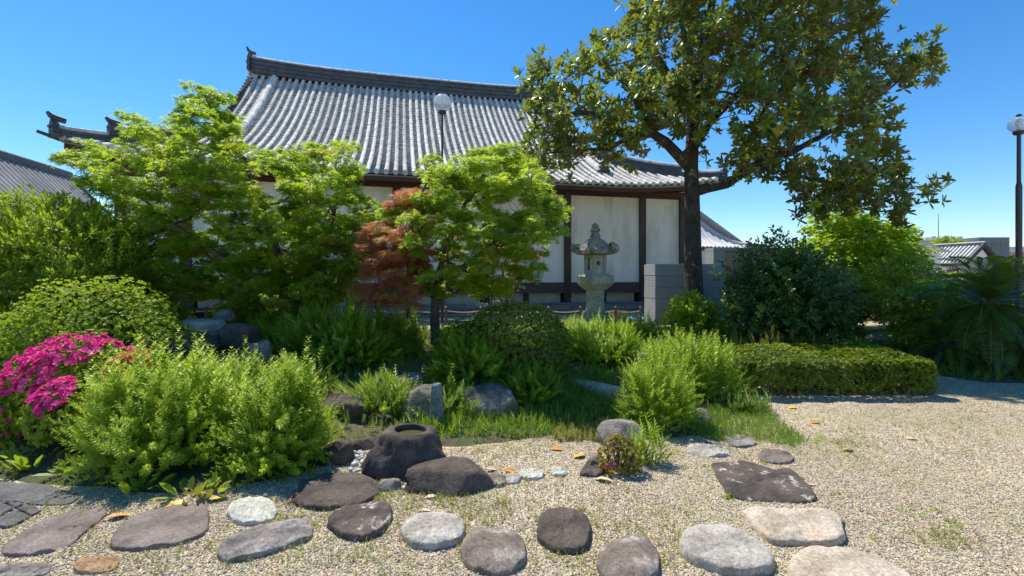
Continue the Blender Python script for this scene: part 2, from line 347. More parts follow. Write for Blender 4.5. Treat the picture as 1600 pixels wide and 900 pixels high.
# loose gravel chips lying on the ground: stuff, scattered by geometry nodes
def chips():
    me = bpy.data.meshes.new('gravel_chip'); r = np.random.default_rng(3)
    V = np.array([(0, 0, .6), (1, 0, 0), (.3, .8, .1), (-.8, .5, 0), (-.8, -.6, .1), (.4, -.9, 0), (0, 0, -.5)])+r.normal(size=(7, 3))*.12
    me.from_pydata([tuple(v) for v in V], [], [(0, 1, 2), (0, 2, 3), (0, 3, 4), (0, 4, 5), (0, 5, 1), (6, 2, 1), (6, 3, 2), (6, 4, 3), (6, 5, 4), (6, 1, 5)]); me.update()
    me.materials.append(M['chip'])
    src = bpy.data.objects.new('gravel_chip_source', me)
    n = 240000
    Y = 1.9+r.power(1.0, n)*5.0; Xp = r.uniform(-1.2, 1.2, n)*Y
    w = r.random(n) < np.clip(1.25-(Y-1.9)/5.2, .12, 1); Xp, Y = Xp[w], Y[w]
    P = np.column_stack([Xp, Y]); d = poly_dist(P, garden); P = P[d < -.02]
    me2 = bpy.data.meshes.new('gravel_chips'); V = np.column_stack([P, r.uniform(0, .004, len(P))]).astype(np.float32)
    me2.vertices.add(len(V)); me2.vertices.foreach_set('co', V.ravel()); me2.update()
    o = bpy.data.objects.new('gravel_chips', me2); C.objects.link(o)
    ng = bpy.data.node_groups.new('chip_scatter', 'GeometryNodeTree')
    ng.interface.new_socket('Geometry', in_out='INPUT', socket_type='NodeSocketGeometry'); ng.interface.new_socket('Geometry', in_out='OUTPUT', socket_type='NodeSocketGeometry')
    N = ng.nodes; L = ng.links; gi = N.new('NodeGroupInput'); go = N.new('NodeGroupOutput')
    oi = N.new('GeometryNodeObjectInfo'); oi.inputs['Object'].default_value = src; oi.inputs['As Instance'].default_value = True
    m2p = N.new('GeometryNodeMeshToPoints'); ip = N.new('GeometryNodeInstanceOnPoints')
    rv = N.new('FunctionNodeRandomValue'); rv.data_type = 'FLOAT_VECTOR'; rv.inputs[0].default_value = (-.5, -.5, 0); rv.inputs[1].default_value = (.5, .5, 6.28)
    rs = N.new('FunctionNodeRandomValue'); rs.data_type = 'FLOAT'; rs.inputs[2].default_value = .0034; rs.inputs[3].default_value = .0092
    L.new(gi.outputs[0], m2p.inputs[0]); L.new(m2p.outputs[0], ip.inputs['Points']); L.new(oi.outputs['Geometry'], ip.inputs['Instance'])
    L.new(rv.outputs[0], ip.inputs['Rotation']); L.new(rs.outputs[1], ip.inputs['Scale']); L.new(ip.outputs[0], go.inputs[0])
    md = o.modifiers.new('scatter', 'NODES'); md.node_group = ng
    tag(o, 'loose tan and grey gravel covering the open ground', 'gravel', kind='stuff')
chips()

# ------------------------------------------------------------------ the hall
UX, UY = .972, .234; RZ = math.atan2(UY, UX)
hall = thing('temple_hall', 'large temple hall with sweeping grey tiled roof and white plaster walls behind the maples', 'temple', (2.42, 20, 0), RZ)
S0, S1 = -16.7, 5.69; OV = 1.3; E0, E1 = S0-OV+.25, S1+OV-.1; G0, G1 = -15.0, 2.75; DR = 9.0; DEP = 18.0
def lift(s, t):
    a = np.clip((np.asarray(G0+3.2)-s)/(G0+3.2-E0), 0, 1.05); b = np.clip((s-(G1-1.2))/(E1-G1+1.2), 0, 1.05)
    return (.60*a**2+.50*b**2)*np.clip(1-np.asarray(t)/6.5, 0, 1)
def prof(t): return 5.39+.362*t+.0338*t*t
def roofz(s, t): return prof(t)+lift(s, t)
pitch = .345; TT = DR+OV
cols = np.arange(E0+.12, E1-.05, pitch)
def tmax(s):
    if G0-.05 <= s <= G1+.05: return TT-.15
    return min(s-E0, E1-s)+.02
# pan tiles: stepped courses in every valley between two cover rows
V = []; Fl = []; ex = .25
for k, s in enumerate(cols[:-1]):
    sm = s+pitch/2; tm = tmax(sm); nrow = max(1, int(tm/ex))
    for j in range(nrow):
        t0 = j*ex; t1 = min(t0+ex+.02, tm); base = len(V)
        jit = rng.normal()*.004
        for (t, dz) in ((t0, .0), (t0, .06), (t1, .0)):
            for (ds, sag) in ((-.17, .03), (-.06, 0), (.06, 0), (.17, .03)):
                V.append((sm+ds, t-OV, roofz(sm, t)+dz+sag+jit))
        for r_ in range(2):
            for c_ in range(3):
                a = base+r_*4+c_; Fl.append((a, a+1, a+5, a+4))
o = mk('pan_tiles', V, np.array(Fl), M['tile'], hall, rnd=None); tag(o, kind='stuff')
# cover tile rows, one object each, with a stepped joint at every tile
def cover_row(s, t0, t1, r=.088, name='tile_row', mat=None, seg=.42, w=1, lf=.05, zf=None):
    n = max(1, int(round((t1-t0)/seg))); V = []; Fc = []; base = 0; ns = 7
    for j in range(n):
        a = t0+(t1-t0)*j/n; b = t0+(t1-t0)*(j+1)/n+.012; rr = r*(1+rng.normal()*.035); jz = rng.normal()*.004; js = rng.normal()*.003
        for (t, q) in ((a, 1.035), (b, .985)):
            zz = (roofz(s, t) if zf is None else zf(t))+lf+jz
            for i in range(ns):
                an = math.pi*i/(ns-1)*1.12-.06*math.pi
                V.append((s+js-rr*q*math.cos(an)*w, t-OV, zz+rr*q*math.sin(an)))
        for i in range(ns-1): Fc.append((base+i, base+i+1, base+ns+i+1, base+ns+i))
        Fc.append(tuple(base+i for i in range(ns))[::-1]); base += 2*ns
    # round end disc at the eave
    zz = (roofz(s, t0) if zf is None else zf(t0))+lf+.01; q = len(V)
    for y in (t0-OV-.05, t0-OV+.04):
        for i in range(12): V.append((s+1.12*r*math.cos(i*math.pi/6), y, zz+1.12*r*math.sin(i*math.pi/6)))
    Fc.append(tuple(q+i for i in range(12)))
    for i in range(12): Fc.append((q+i, q+12+i, q+12+(i+1) % 12, q+(i+1) % 12))
    return mk(name, V, Fc, mat or M['tile_round'], hall, smooth=False)
for s in cols:
    cover_row(s, -.02, tmax(s))
cover_row(G0+1.05, 2.2, TT-.3, r=.15, name='descending_ridge', lf=.17, seg=.6)
cover_row(G1-.62, 2.2, TT-.3, r=.13, name='descending_ridge', lf=.14, seg=.5)
# gable verge tiles poking out
for (sv, sg) in ((G0-.10, -1), (G1+.10, 1)):
    for t in np.arange(2.9, TT, .27):
        b = MB(); z = float(roofz(sv, t))+.07
        b.tube([(sv+sg*.16, t-OV, z), (sv-sg*.14, t-OV, z+.02)], .075, 8)
        b.build('verge_tile', M['tile'], hall)
# roof deck, gable, rear and side slopes
b = MB(); n = 14
def slope_strip(name, mat, ptsA, ptsB, kind=None, thick=.10):
    A = np.array(ptsA); B = np.array(ptsB); n = len(A); V = np.vstack([A, B, A-[0, 0, thick], B-[0, 0, thick]]); Fc = []
    for i in range(n-1):
        Fc.append((i, i+1, n+i+1, n+i)); Fc.append((2*n+i+1, 2*n+i, 3*n+i, 3*n+i+1))
    Fc += [tuple((0, n, 3*n, 2*n)), (n-1, 3*n-1, 4*n-1, 2*n-1)]
    for i in range(n-1): Fc += [(i, 2*n+i, 2*n+i+1, i+1), (n+i, n+i+1, 3*n+i+1, 3*n+i)]
    return mk(name, V, Fc, mat, hall)
tt = np.linspace(0, TT, 16)
sg = np.sort(np.concatenate([np.linspace(E0, E1, 37), [G0-.002, G0+.001, G1-.001, G1+.002]]))
V = []; Fl = []   # front deck (under the tiles)
for s in sg:
    tm = min(s-E0, E1-s) if (s < G0 or s > G1) else TT
    for t in np.linspace(0, tm, 16): V.append((s, t-OV, float(roofz(s, t))-.03))
for i in range(40):
    for j in range(15): Fl.append((i*16+j, (i+1)*16+j, (i+1)*16+j+1, i*16+j+1))
mk('roof_deck', V, Fl, M['wood_dark'], hall)
V = [(v[0], DEP-v[1], v[2]) for v in V]
mk('rear_slope', V, [f[::-1] for f in Fl], M['tile'], hall)
for (Ee, Gg, sgn) in ((E0, G0, 1), (E1, G1, -1)):       # side hip slopes
    V = []; Fl = []; T = abs(Gg-Ee)
    for d in np.linspace(-OV, DEP+OV, 31):
        dd = min(d+OV, DEP+OV-d); tm = min(T, dd)
        for t in np.linspace(0, tm, 8): V.append((Ee+sgn*t, d, prof(t)+float(lift(Ee+sgn*t*.0+0, 0))*max(0, 1-dd/4.5)**2-.03))
    for i in range(30):
        for j in range(7): Fl.append((i*8+j, (i+1)*8+j, (i+1)*8+j+1, i*8+j+1))
    mk('side_slope', V, Fl, M['tile'], hall)
    V = [(Gg+sgn*.25, t-OV, float(prof(t))-.25) for t in np.linspace(3, TT, 10)]; V += [(v[0], DEP-v[1], v[2]) for v in V[::-1]]
    mk('gable_wall', V, [tuple(range(len(V)))], M['plaster'], hall)
# main ridge: layered flat tiles under a round capping
def ridge_z(s): return prof(TT)+.26*np.clip(abs(s-(G0+G1)/2)/8.9, 0, 1.2)**3.2
def ribbon(name, s_arr, y, hw, z0f, z1f, mat, parent, smooth=False):
    V = []; Fl = []
    for s in s_arr:
        a, c = z0f(s), z1f(s); V += [(s, y-hw, a), (s, y-hw, c), (s, y+hw, c), (s, y+hw, a)]
    for i in range(len(s_arr)-1):
        for k in range(4): Fl.append((i*4+k, i*4+(k+1) % 4, i*4+4+(k+1) % 4, i*4+4+k))
    Fl += [(3, 2, 1, 0), tuple(len(V)-4+k for k in range(4))]
    return mk(name, V, Fl, mat, parent)
sa = np.linspace(G0-.1, G1+.1, 40)
for k in range(7):
    hw = .30-(k % 2)*.025-k*.006
    ribbon('ridge_course', sa, DR, hw, lambda s, k=k: ridge_z(s)-.20+k*.115, lambda s, k=k: ridge_z(s)-.20+k*.115+.105-(k % 2)*.01, M['tile_dark'], hall)
b = MB()
for i in range(len(sa)-1):
    a = (sa[i], DR, ridge_z(sa[i])+.635); c = (sa[i+1], DR, ridge_z(sa[i+1])+.635)
    b.tube([a, (a[0]+.05, DR, a[2]), c], [.17, .155, .15], 10)
b.build('ridge_cap', M['tile_round'], hall)
# end ornaments
def oni(s, d, z, sg, h=.9, w=.55, ax=(1, 0), horn=True):
    """shield shaped end tile facing axis ax, with scrolls and a horn"""
    ca = math.atan2(ax[1], ax[0]); b = MB(); T = .16
    pts = [(-.5, 0), (-.58, .15), (-.42, .28), (-.5, .42), (-.38, .6), (-.42, .75), (-.22, .88), (-.1, 1.02), (.1, 1.02), (.22, .88), (.42, .75), (.38, .6), (.5, .42), (.42, .28), (.58, .15), (.5, 0)]
    def tr(u, v, k): 
        x = k; y = u*w; return (s+x*math.cos(ca)-y*math.sin(ca), d+x*math.sin(ca)+y*math.cos(ca), z+v*h)
    n = len(pts); b.add([tr(*p, 0) for p in pts]+[tr(p[0]*.85, p[1]*.95, T) for p in pts], [tuple(range(n))[::-1], tuple(range(n, 2*n))]+[(i, (i+1) % n, n+(i+1) % n, n+i) for i in range(n)])
    b.lathe([(.01, 0), (.12*h, .02), (.14*h, .08), (.01, .12)], 10, tr(0, .45, T))
    ob = b.build('end_tile', M['tile_dark'], hall)
    if horn:
        h_ = MB(); p = [tr(0, .98, -.2), tr(0, 1.03, .02), tr(0, 1.12, .16), tr(0, 1.30, .24)]
        h_.tube(p, [.09, .10, .085, .045], 8); h_.build('horn_tile', M['tile_dark'], hall)
oni(G0-.15, DR, ridge_z(G0)-.1, -1, 1.05, .8, (-1, 0)); oni(G1+.15, DR, ridge_z(G1)-.1, 1, 1.05, .8, (1, 0))
oni(G0+1.05, 2.2-OV-.05, float(roofz(G0, 2.2))+.05, 0, .55, .5, (0, -1), False); oni(G1-.62, 2.2-OV-.05, float(roofz(G1, 2.2))+.05, 0, .62, .55, (0, -1), False)
# corner ridges in two tiers
for (Ee, Gg, sgn) in ((E0, G0, 1), (E1, G1, -1)):
    T = abs(Gg-Ee); b = MB(); q = np.linspace(-.05, T, 14)
    def cz(t): return float(roofz(Ee+sgn*t, max(t, 0)))
    for k in range(4):
        pts = [(Ee+sgn*t, t-OV, cz(t)+.06+k*.115) for t in q if not (k > 1 and t < 1.0)]
        V, f = tube(pts, .0, 4)
        P = np.array(pts); nrm = np.array([sgn*.707, -.707, 0])*(.17-.012*k)*np.array([1, 1, 1])
        VV = []
        for p in P: VV += [p-nrm, p-nrm+[0, 0, .10], p+nrm+[0, 0, .10], p+nrm]
        ff = []
        for i in range(len(P)-1):
            for m_ in range(4): ff.append((i*4+m_, i*4+(m_+1) % 4, i*4+4+(m_+1) % 4, i*4+4+m_))
        ff += [(3, 2, 1, 0), tuple(len(VV)-4+m_ for m_ in range(4))]
        mk('corner_ridge_course', VV, ff, M['tile_dark'], hall)
    b.tube([(Ee+sgn*t, t-OV, cz(t)+.34) for t in q if t < 1.05], .085, 8); b.tube([(Ee+sgn*t, t-OV, cz(t)+.58) for t in q if t >= .95], .085, 8)
    b.build('corner_ridge_cap', M['tile_round'], hall)
    oni(Ee-sgn*.02, -OV-.02, cz(0)+.0, 0, .60, .5, (-sgn*.707, -.707)); oni(Ee+sgn*1.0, 1.0-OV, cz(1)+.28, 0, .46, .42, (-sgn*.707, -.707))
    c_ = MB(); c_.tube([(Ee-sgn*.35, -OV-.35, cz(0)+.10), (Ee, -OV, cz(0)-.02), (Ee+sgn*.8, .8-OV, cz(.8)-.12)], [.05, .07, .08], 7)
    c_.build('corner_eave_tile', M['tile_dark'], hall)
    c_ = MB(); c_.tube([(Ee+sgn*.1, -OV+.1, cz(0)-.22), (Ee+sgn*2.2, 2.2-OV-.2, cz(1.4)-.65)], [.10, .12], 4)
    c_.build('corner_rafter', M['wood_red'], hall)
# eave board and rafters
def eb(dy, z0, z1, y0, y1, name, mat):
    V = []; Fl = []; ss = np.linspace(E0+.05+dy, E1-.05-dy, 50)
    for s in ss:
        zz = float(roofz(s, 0)); V += [(s, y0, zz+z0), (s, y0, zz+z1), (s, y1, zz+z1), (s, y1, zz+z0)]
    for i in range(len(ss)-1):
        for k in range(4): Fl.append((i*4+k, i*4+(k+1) % 4, i*4+4+(k+1) % 4, i*4+4+k))
    Fl += [(3, 2, 1, 0), tuple(len(V)-4+k for k in range(4))]
    mk(name, V, Fl, mat, hall)
eb(0, -.10, -.045, -OV+.03, -OV+.2, 'eave_tile_edge', M['wood_grey'])
eb(.05, -.24, -.105, -OV+.08, -OV+.2, 'eave_board', M['wood_red'])
for s in np.arange(E0+.35, E1-.3, .30):
    z0 = float(roofz(s, 0))-.12; z1 = z0+.28
    b = MB(); h = .055; zl = .10
    V = [(s-h, -OV+.12, z0-zl), (s+h, -OV+.12, z0-zl), (s+h, -OV+.12, z0), (s-h, -OV+.12, z0)]+[(s-h, .1, z1-zl+.02), (s+h, .1, z1-zl+.02), (s+h, .1, z1), (s-h, .1, z1)]
    b.add(V, [(3, 2, 1, 0), (4, 5, 6, 7), (0, 1, 5, 4), (1, 2, 6, 5), (2, 3, 7, 6), (3, 0, 4, 7)]); b.build('rafter', M['wood_red'], hall)
for d in np.arange(-OV+.3, 6, .34):
    s0 = E0+.12; b = MB(); z0 = 5.39+.45*max(0, 1-(d+OV)/4.5)**2-.14
    b.add([(s0, d-.05, z0-.1), (s0, d+.05, z0-.1), (s0, d+.05, z0), (s0, d-.05, z0), (S0+.1, d-.05, z0+.3), (S0+.1, d+.05, z0+.3), (S0+.1, d+.05, z0+.4), (S0+.1, d-.05, z0+.4)], [(3, 2, 1, 0), (4, 5, 6, 7), (0, 1, 5, 4), (1, 2, 6, 5), (2, 3, 7, 6), (3, 0, 4, 7)][::-1])
    b.build('side_rafter', M['wood_red'], hall)
# posts, beams and plaster panels
ps = [S0, S0+2.06, -10.9, -7.27, -3.63, 0, 3.63, S1]
for s in ps:
    MB().box(s-.15, s+.15, -.13, .17, 0.06, 5.45).build('post', M['wood_dark'], hall, bevel=.015)
    MB().lathe([(.30, 0), (.30, .05), (.24, .12)], 12, (s, 0, 0)).build('foundation_stone', M['stone_grey'], hall)
for a, c in zip(ps[:-1], ps[1:]):
    mid = (a+c)/2; w = (c-a)/2-.15
    MB().box(mid-w, mid+w, -.005, .12, 1.285, 5.12).build('plaster_panel', M['plaster'], hall)
    MB().box(mid-w, mid+w, -.075, .14, 5.12, 5.50).build('head_beam', M['wood_red'], hall)
    MB().box(mid-w, mid+w, -.10, .16, .82, 1.28).build('sill_beam', M['wood_beam'], hall, bevel=.012)
    MB().box(mid-w, mid+w, .45, .5, .28, .82).build('recessed_panel', M['plaster'], hall)
    MB().box(mid-w, mid+w, -.04, .10, .30, .40).build('foot_rail', M['wood_beam'], hall, bevel=.01)
    for q in (.5,):
        MB().box(mid-w+q*2*w-.1, mid-w+q*2*w+.1, .1, .3, .40, .815).build('short_strut', M['wood_dark'], hall)
MB().box(S0-.17, S1+.17, -.20, -.131, 5.22, 5.40).build('eave_beam', M['wood_red'], hall)
# small lattice vent between posts 597..
MB().box(-7.1, -4.2, -.05, -.006, 4.62, 4.80).build('lintel', M['wood_dark'], hall)
for (x0, x1, y0, y1) in ((S0-.02, S0+.1, .2, DEP), (S1-.1, S1+.02, .2, DEP)):
    MB().box(x0, x1, y0, y1, .3, 5.4).build('end_wall', M['plaster'], hall)
MB().box(S0, S1, DEP-.1, DEP+.05, .3, 5.4).build('rear_wall', M['plaster'], hall)
MB().box(S0+.3, S1-.3, .7, .8, 0, .9).build('underfloor_wall', M['wood_dark'], hall)
# weathered boards laid against the foot of the hall
wood = thing('board_stack', 'weathered grey boards stacked along the foot of the temple hall wall', 'boards', (2.42, 20, 0), RZ)
for k in range(5):
    s = -12.0
    while s < 5.2:
        L = random.uniform(2.4, 3.4); e = min(s+L, 5.35)
        if e-s > .4:
            y = -.30-.11*(4-k)+random.uniform(-.03, .02)
            MB().box(s, e-.03, y-.62+.1*k, y, .02+k*.083, .02+k*.083+.075+random.uniform(-.008, .004)).build('plank', M['wood_grey'], wood, bevel=.006, segs=1)
        s = e
rr = tag(MB().box(-.28, .28, -.2, .2, 0, .33).build('cardboard_box', M['card'], loc=(*at(965, 500, 16.5)[:2], 0), bevel=.01), 'brown cardboard box standing behind the rope fence by the stone lantern', 'box')
V = []; 
for i in range(9):
    for j in range(5): V.append((i*.1-.4, j*.12-.24, .09+.05*math.sin(i*1.7+j)+.03*math.cos(j*2.1)))
tag(mk('blue_sheet', V, [(i*5+j, i*5+5+j, i*5+6+j, i*5+1+j) for i in range(8) for j in range(4)], M['blue'], loc=(*at(992, 500, 16)[:2], -.01)), 'crumpled blue sheet on the ground behind the rope fence', 'sheet')

# rope fence
fe = thing('rope_fence', 'low rope fence with dark posts running along the front of the hall', 'fence', (0, 14.6, 0))
fx = [at(p, 500, 14.6)[0] for p in (268, 322, 376, 430, 484, 538, 592, 646, 697, 751, 803, 857, 907, 962, 1001)]
for x in fx:
    MB().lathe([(.045, 0), (.045, .54), (.05, .55), (.05, .58), (.02, .6)], 8, (x, 0, 0)).build('post', M['metal_dark'], fe)
for z in (.46, .20):
    for a, c in zip(fx[:-1], fx[1:]):
        b = MB(); b.tube([(a+(c-a)*t, 0, z-.05*math.sin(math.pi*t)) for t in np.linspace(0, 1, 7)], .018, 5); b.build('rope', M['rope'], fe)

# ------------------------------------------------------------------ neighbouring buildings
def gable_house(name, label, loc, rz, half, L, zr, ze, mat, dx=1, overh=.4, rows=.3, wallm='white_wall', curvy=.0, ridge=.35, winrows=False):
    """ridge along local y from 0 to -L; slopes to +-x"""
    h = thing(name, label, 'building', loc, rz)
    def pz(t): return ze+(zr-ze)*((1-curvy)*t+curvy*t*t)
    V = []; Fl = []
    n = 10
    for sg in (1, -1):
        ys_ = np.arange(-L-overh, overh, rows)
        for y in ys_:
            V = []; Fl = []
            for i in range(n+1):
                t = i/n; x = sg*half*(1-t); z = pz(t)
                V += [(x, y, z), (x, y+rows*.25, z+.09), (x, y+rows*.6, z+.09), (x, y+rows*.62, z)]
            for i in range(n):
                for k in range(3):
                    f = (i*4+k, i*4+k+1, i*4+5+k, i*4+4+k); Fl.append(f if sg < 0 else f[::-1])
            q = len(V)
            mk('tile_row', V, Fl, mat, h)
        mk('pan_tiles', [(sg*half, -L-overh, ze-.13*(curvy > 0)+.015), (sg*half, overh, ze-.13*(curvy > 0)+.015), (sg*half*.5, overh, pz(.5)-.13*(curvy > 0)+.015), (sg*half*.5, -L-overh, pz(.5)-.13*(curvy > 0)+.015), (0, overh, zr+.015), (0, -L-overh, zr+.015)], [(0, 1, 2, 3), (3, 2, 4, 5)], M['tile_dark'], h)
    for sg in (1, -1):
        dz = (zr-ze)*curvy*.6
        MB().add([(sg*half, -L-overh, ze-.02-dz*.2), (sg*half, overh, ze-.02-dz*.2), (0, overh, zr-.02-dz), (0, -L-overh, zr-.02-dz), (sg*half, -L-overh, ze-.2), (sg*half, overh, ze-.2), (0, overh, zr-.2-dz), (0, -L-overh, zr-.2-dz)],
                 [(0, 1, 2, 3), (4, 7, 6, 5), (0, 4, 5, 1), (1, 5, 6, 2), (2, 6, 7, 3), (3, 7, 4, 0)]).build('roof_board', M['wood_dark'], h)
    MB().box(-.16, .16, -L-overh, overh, zr-.05, zr+ridge).build('ridge', M['tile_dark'], h)
    MB().tube([(0, -L-overh, zr+ridge+.02), (0, overh, zr+ridge+.02)], .1, 8).build('ridge_cap', mat, h)
    for y in (overh-.05, -L-overh+.05):
        for sg in (1, -1):
            MB().tube([(sg*half*(1-t), y, pz(t)+.12) for t in np.linspace(0, 1, 8)], .10, 6).build('verge', M['tile_dark'], h)
    w = half-.5
    b = MB().box(-w, w, -L, 0, 0, ze-.15).build('wall', M[wallm], h)
    zt = ze+(zr-ze)*(.5/half)
    for y in (0, -L): MB().add([(-w, y-.05, ze-.16), (w, y-.05, ze-.16), (0, y-.05, zr-.25), (-w, y+.05, ze-.16), (w, y+.05, ze-.16), (0, y+.05, zr-.25)], [(0, 1, 2), (5, 4, 3), (0, 3, 4, 1), (1, 4, 5, 2), (2, 5, 3, 0)]).build('gable', M[wallm], h)
    for k in range(int(L//3)):
        for sg in (1, -1): MB().box(sg*w-.03, sg*w+.03, -1.6-k*3, -.6-k*3, 1.0, 2.2).build('window', M['window'], h)
    return h
gable_house('tiled_hall', 'old grey tiled roof with a dark ridge at the left edge of the garden', (-29.4, 30, 0), RZ, 6.5, 18, 8.1, 1.9, M['tile_old'], rows=.42, curvy=.25, ridge=.3)
# pale roofed hall behind the magnolia: swept hip roof
ph = thing('pale_roofed_hall', 'distant hall with pale swept tile roof seen right of the magnolia trunk', 'building', at(1100, 430, 34)*[1, 1, 0], RZ)
HW = 4.0
def pz2(t): return 3.7+5.6*(.22*t+.78*t*t)
for i, s in enumerate(np.arange(-6.0, HW, .34)):
    tm = min(1.0, max(.05, (HW-s)/HW*1.0)); V = []; Fl = []
    for j in range(11):
        t = tm*j/10; y = t*5.0; z = pz2(t)+.25*max(0, (s-2)/3)**2*(1-t)
        V += [(s, y, z), (s+.10, y, z+.09), (s+.22, y, z+.09), (s+.34, y, z)]
    for j in range(10):
        for k in range(3): Fl.append((j*4+k, j*4+k+1, j*4+5+k, j*4+4+k))
    mk('tile_row', V, Fl, M['tile_pale'], ph)
hp = [(HW-HW*t, 5.0*t, pz2(t)+.25*max(0, (HW-HW*t-2)/3)**2*(1-t)+.12) for t in np.linspace(0, 1, 10)]
MB().tube(hp, .16, 8).build('corner_ridge', M['tile_pale'], ph)
MB().tube([(-6, 5.0, 9.4), (0, 5.0, 9.4)], .3, 8).build('ridge', M['tile_dark'], ph)
V = [(HW, 0, 3.8), (HW, 10, 3.8), (0, 5.0, 9.2), (0, 5.0, 9.2)]; mk('side_slope', V, [(0, 1, 2)], M['tile_pale'], ph)
V = [(-6, 10, 3.7), (HW, 10, 3.7), (0, 5.0, 9.2), (-6, 5.0, 9.2)]; mk('rear_slope', V, [(3, 2, 1, 0)], M['tile_pale'], ph)
MB().box(-6, HW, -.05, .1, 3.45, 3.69).build('eave_board', M['wood_dark'], ph)
MB().box(-5.5, HW-1, .9, 9, 0, 3.6).build('wall', M['white_wall'], ph)
for k in range(4): MB().box(-5+k*2.4, -3.6+k*2.4, .86, .9, .6, 2.2).build('window', M['window'], ph)
MB().box(-6, HW+.5, -2.4, -.8, 2.1, 2.3).build('porch_roof', M['office_pale'], ph)
for k in range(6): MB().box(-5.5+k*2.1, -5.38+k*2.1, -2.3, -2.18, 0, 2.1).build('porch_post', M['metal_grey'], ph)
# small hipped roof further right (dark curl)
def low_roof(name, label, px, py_ridge, Y, w, rise, mat, horn=True):
    c = at(px, py_ridge, Y); h = thing(name, label, 'building', (c[0], c[1], 0)); zr = c[2]
    for s in np.arange(-w, w, .34):
        V = []; Fl = []
        for j in range(9):
            t = j/8; zz = zr-rise*(1-t)**.8; V += [(s, -3*(1-t), zz), (s+.1, -3*(1-t), zz+.08), (s+.24, -3*(1-t), zz+.08), (s+.34, -3*(1-t), zz)]
        for j in range(8):
            for k in range(3): Fl.append((j*4+k, j*4+k+1, j*4+5+k, j*4+4+k))
        mk('tile_row', V, Fl, mat, h)
    mk('rear_slope', [(-w, 0, zr), (w, 0, zr), (w, 3, zr-rise), (-w, 3, zr-rise)], [(0, 1, 2, 3)], mat, h)
    MB().tube([(-w, 0, zr+.1), (0, 0, zr+.05), (w*.8, 0, zr+.12), (w, 0, zr+.3), (w+.25, 0, zr+.62)], [.15, .15, .16, .15, .05], 8).build('ridge', M['tile_dark'], h)
    MB().box(-w+.4, w-.4, -2.4, 2.4, 0, zr-rise-.02).build('wall', M['white_wall'], h)
    MB().box(-w*.5, w*.3, -2.43, -2.4, .5, 2.0).build('door', M['wood_dark'], h)
low_roof('side_gate', 'low tiled roof with an upturned ridge end behind the dark shrub', 1186, 386, 30, .8, .8, M['tile_dark'])
low_roof('small_shrine', 'dark curled roof tip rising behind the bright green tree', 1405, 372, 42, 2.0, 1.5, M['tile_dark'])
# white storehouse at right
c = at(1538, 430, 44)
gable_house('storehouse', 'white storehouse with grey tiled roof and white gable at right', (c[0]-.4, c[1], 0), math.radians(192), 2.3, 9, 4.55, 2.7, M['tile_pale'], rows=.34, ridge=.2)
# office block
c = at(1530, 430, 120)
ob = thing('office_block', 'dark grey office block with rooftop plant far behind the storehouse', 'building', (c[0], c[1], 0))
MB().box(0, 8, 0, 10, 0, 11.6).build('tower', M['office'], ob); MB().box(-12, 0, 2, 10, 0, 10.6).build('wing', M['office_pale'], ob)
for k in range(5): MB().box(-11+k*2.2, -9.6+k*2.2, 1.95, 2, 8.3, 9.6).build('window', M['window'], ob)
for k in range(6): MB().box(-11.5+k*1.8, -10.4+k*1.8, 3, 5, 10.6, 11.6+.5*(k % 2)).build('roof_plant', M['office_pale'], ob)
MB().tube([(-7, 4, 10.6), (-7, 4, 18.5)], [.12, .05], 6).build('mast', M['metal_grey'], ob)
for k in range(3): MB().box(1+k*2.3, 2.4+k*2.3, -.05, 0, 8, 10).build('window', M['window'], ob)
c = at(1592, 430, 150)
rb = thing('red_fronted_block', 'distant pale block with a reddish upper band at the right edge', 'building', (c[0], c[1], 0))
MB().box(-3.5, 12, 0, 10, 0, 9.2).build('wall', M['office_red'], rb); MB().box(-3.6, 12.1, -.1, 10.1, 9.2, 11).build('parapet', M['office_pale'], rb)
MB().tube([(-2, 3, 11), (-2, 3, 15)], [.1, .05], 6).build('mast', M['metal_grey'], rb)
for k in range(5): MB().box(-2.5+k*2.6, -1+k*2.6, -.05, 0, 5.5, 7).build('window', M['window'], rb)

# ------------------------------------------------------------------ granite monument
gm = thing('granite_monument', 'modern grey granite monument of stacked slabs behind the magnolia trunk', 'monument', (*at(1080, 500, 12)[:2], .0))
gx0, gx1 = at(1024, 500, 12)[0]-gm.location.x, at(1134, 500, 12)[0]-gm.location.x
zt = at(0, 412, 12)[2]; nC = 6; z0 = .05; hC = (zt-z0)/nC
for k in range(nC):
    o = random.uniform(0, .010)
    MB().box(gx0-(.006 if k % 2 else 0), gx1, -o*.4, 1.0, z0+k*hC, z0+(k+1)*hC-.005).build('granite_slab', M['granite'], gm, bevel=.006, segs=1)
MB().box(gx0+.02, gx1-.02, .015, .98, z0, zt-.02).build('core', M['granite'], gm)
z2 = at(0, 387, 13.1)[2]; xa = at(1115, 500, 13.1)[0]-gm.location.x; xb = at(1133, 500, 13.1)[0]-gm.location.x
MB().box(xa, xb, 1.1, 1.7, 0, z2-.11).build('pillar', M['granite'], gm, bevel=.006, segs=1)
MB().box(xa-.002, xa+3.2, 1.09, 1.71, z2-.11, z2).build('lintel_slab', M['granite'], gm, bevel=.006, segs=1)
MB().box(xb, xa+2.8, 1.25, 1.5, 0.1, z2-.112).build('black_panel', M['granite_black'], gm)
MB().box(xa+2.8, xa+3.2, 1.1, 1.7, 0, z2-.112).build('pillar', M['granite'], gm, bevel=.006, segs=1)

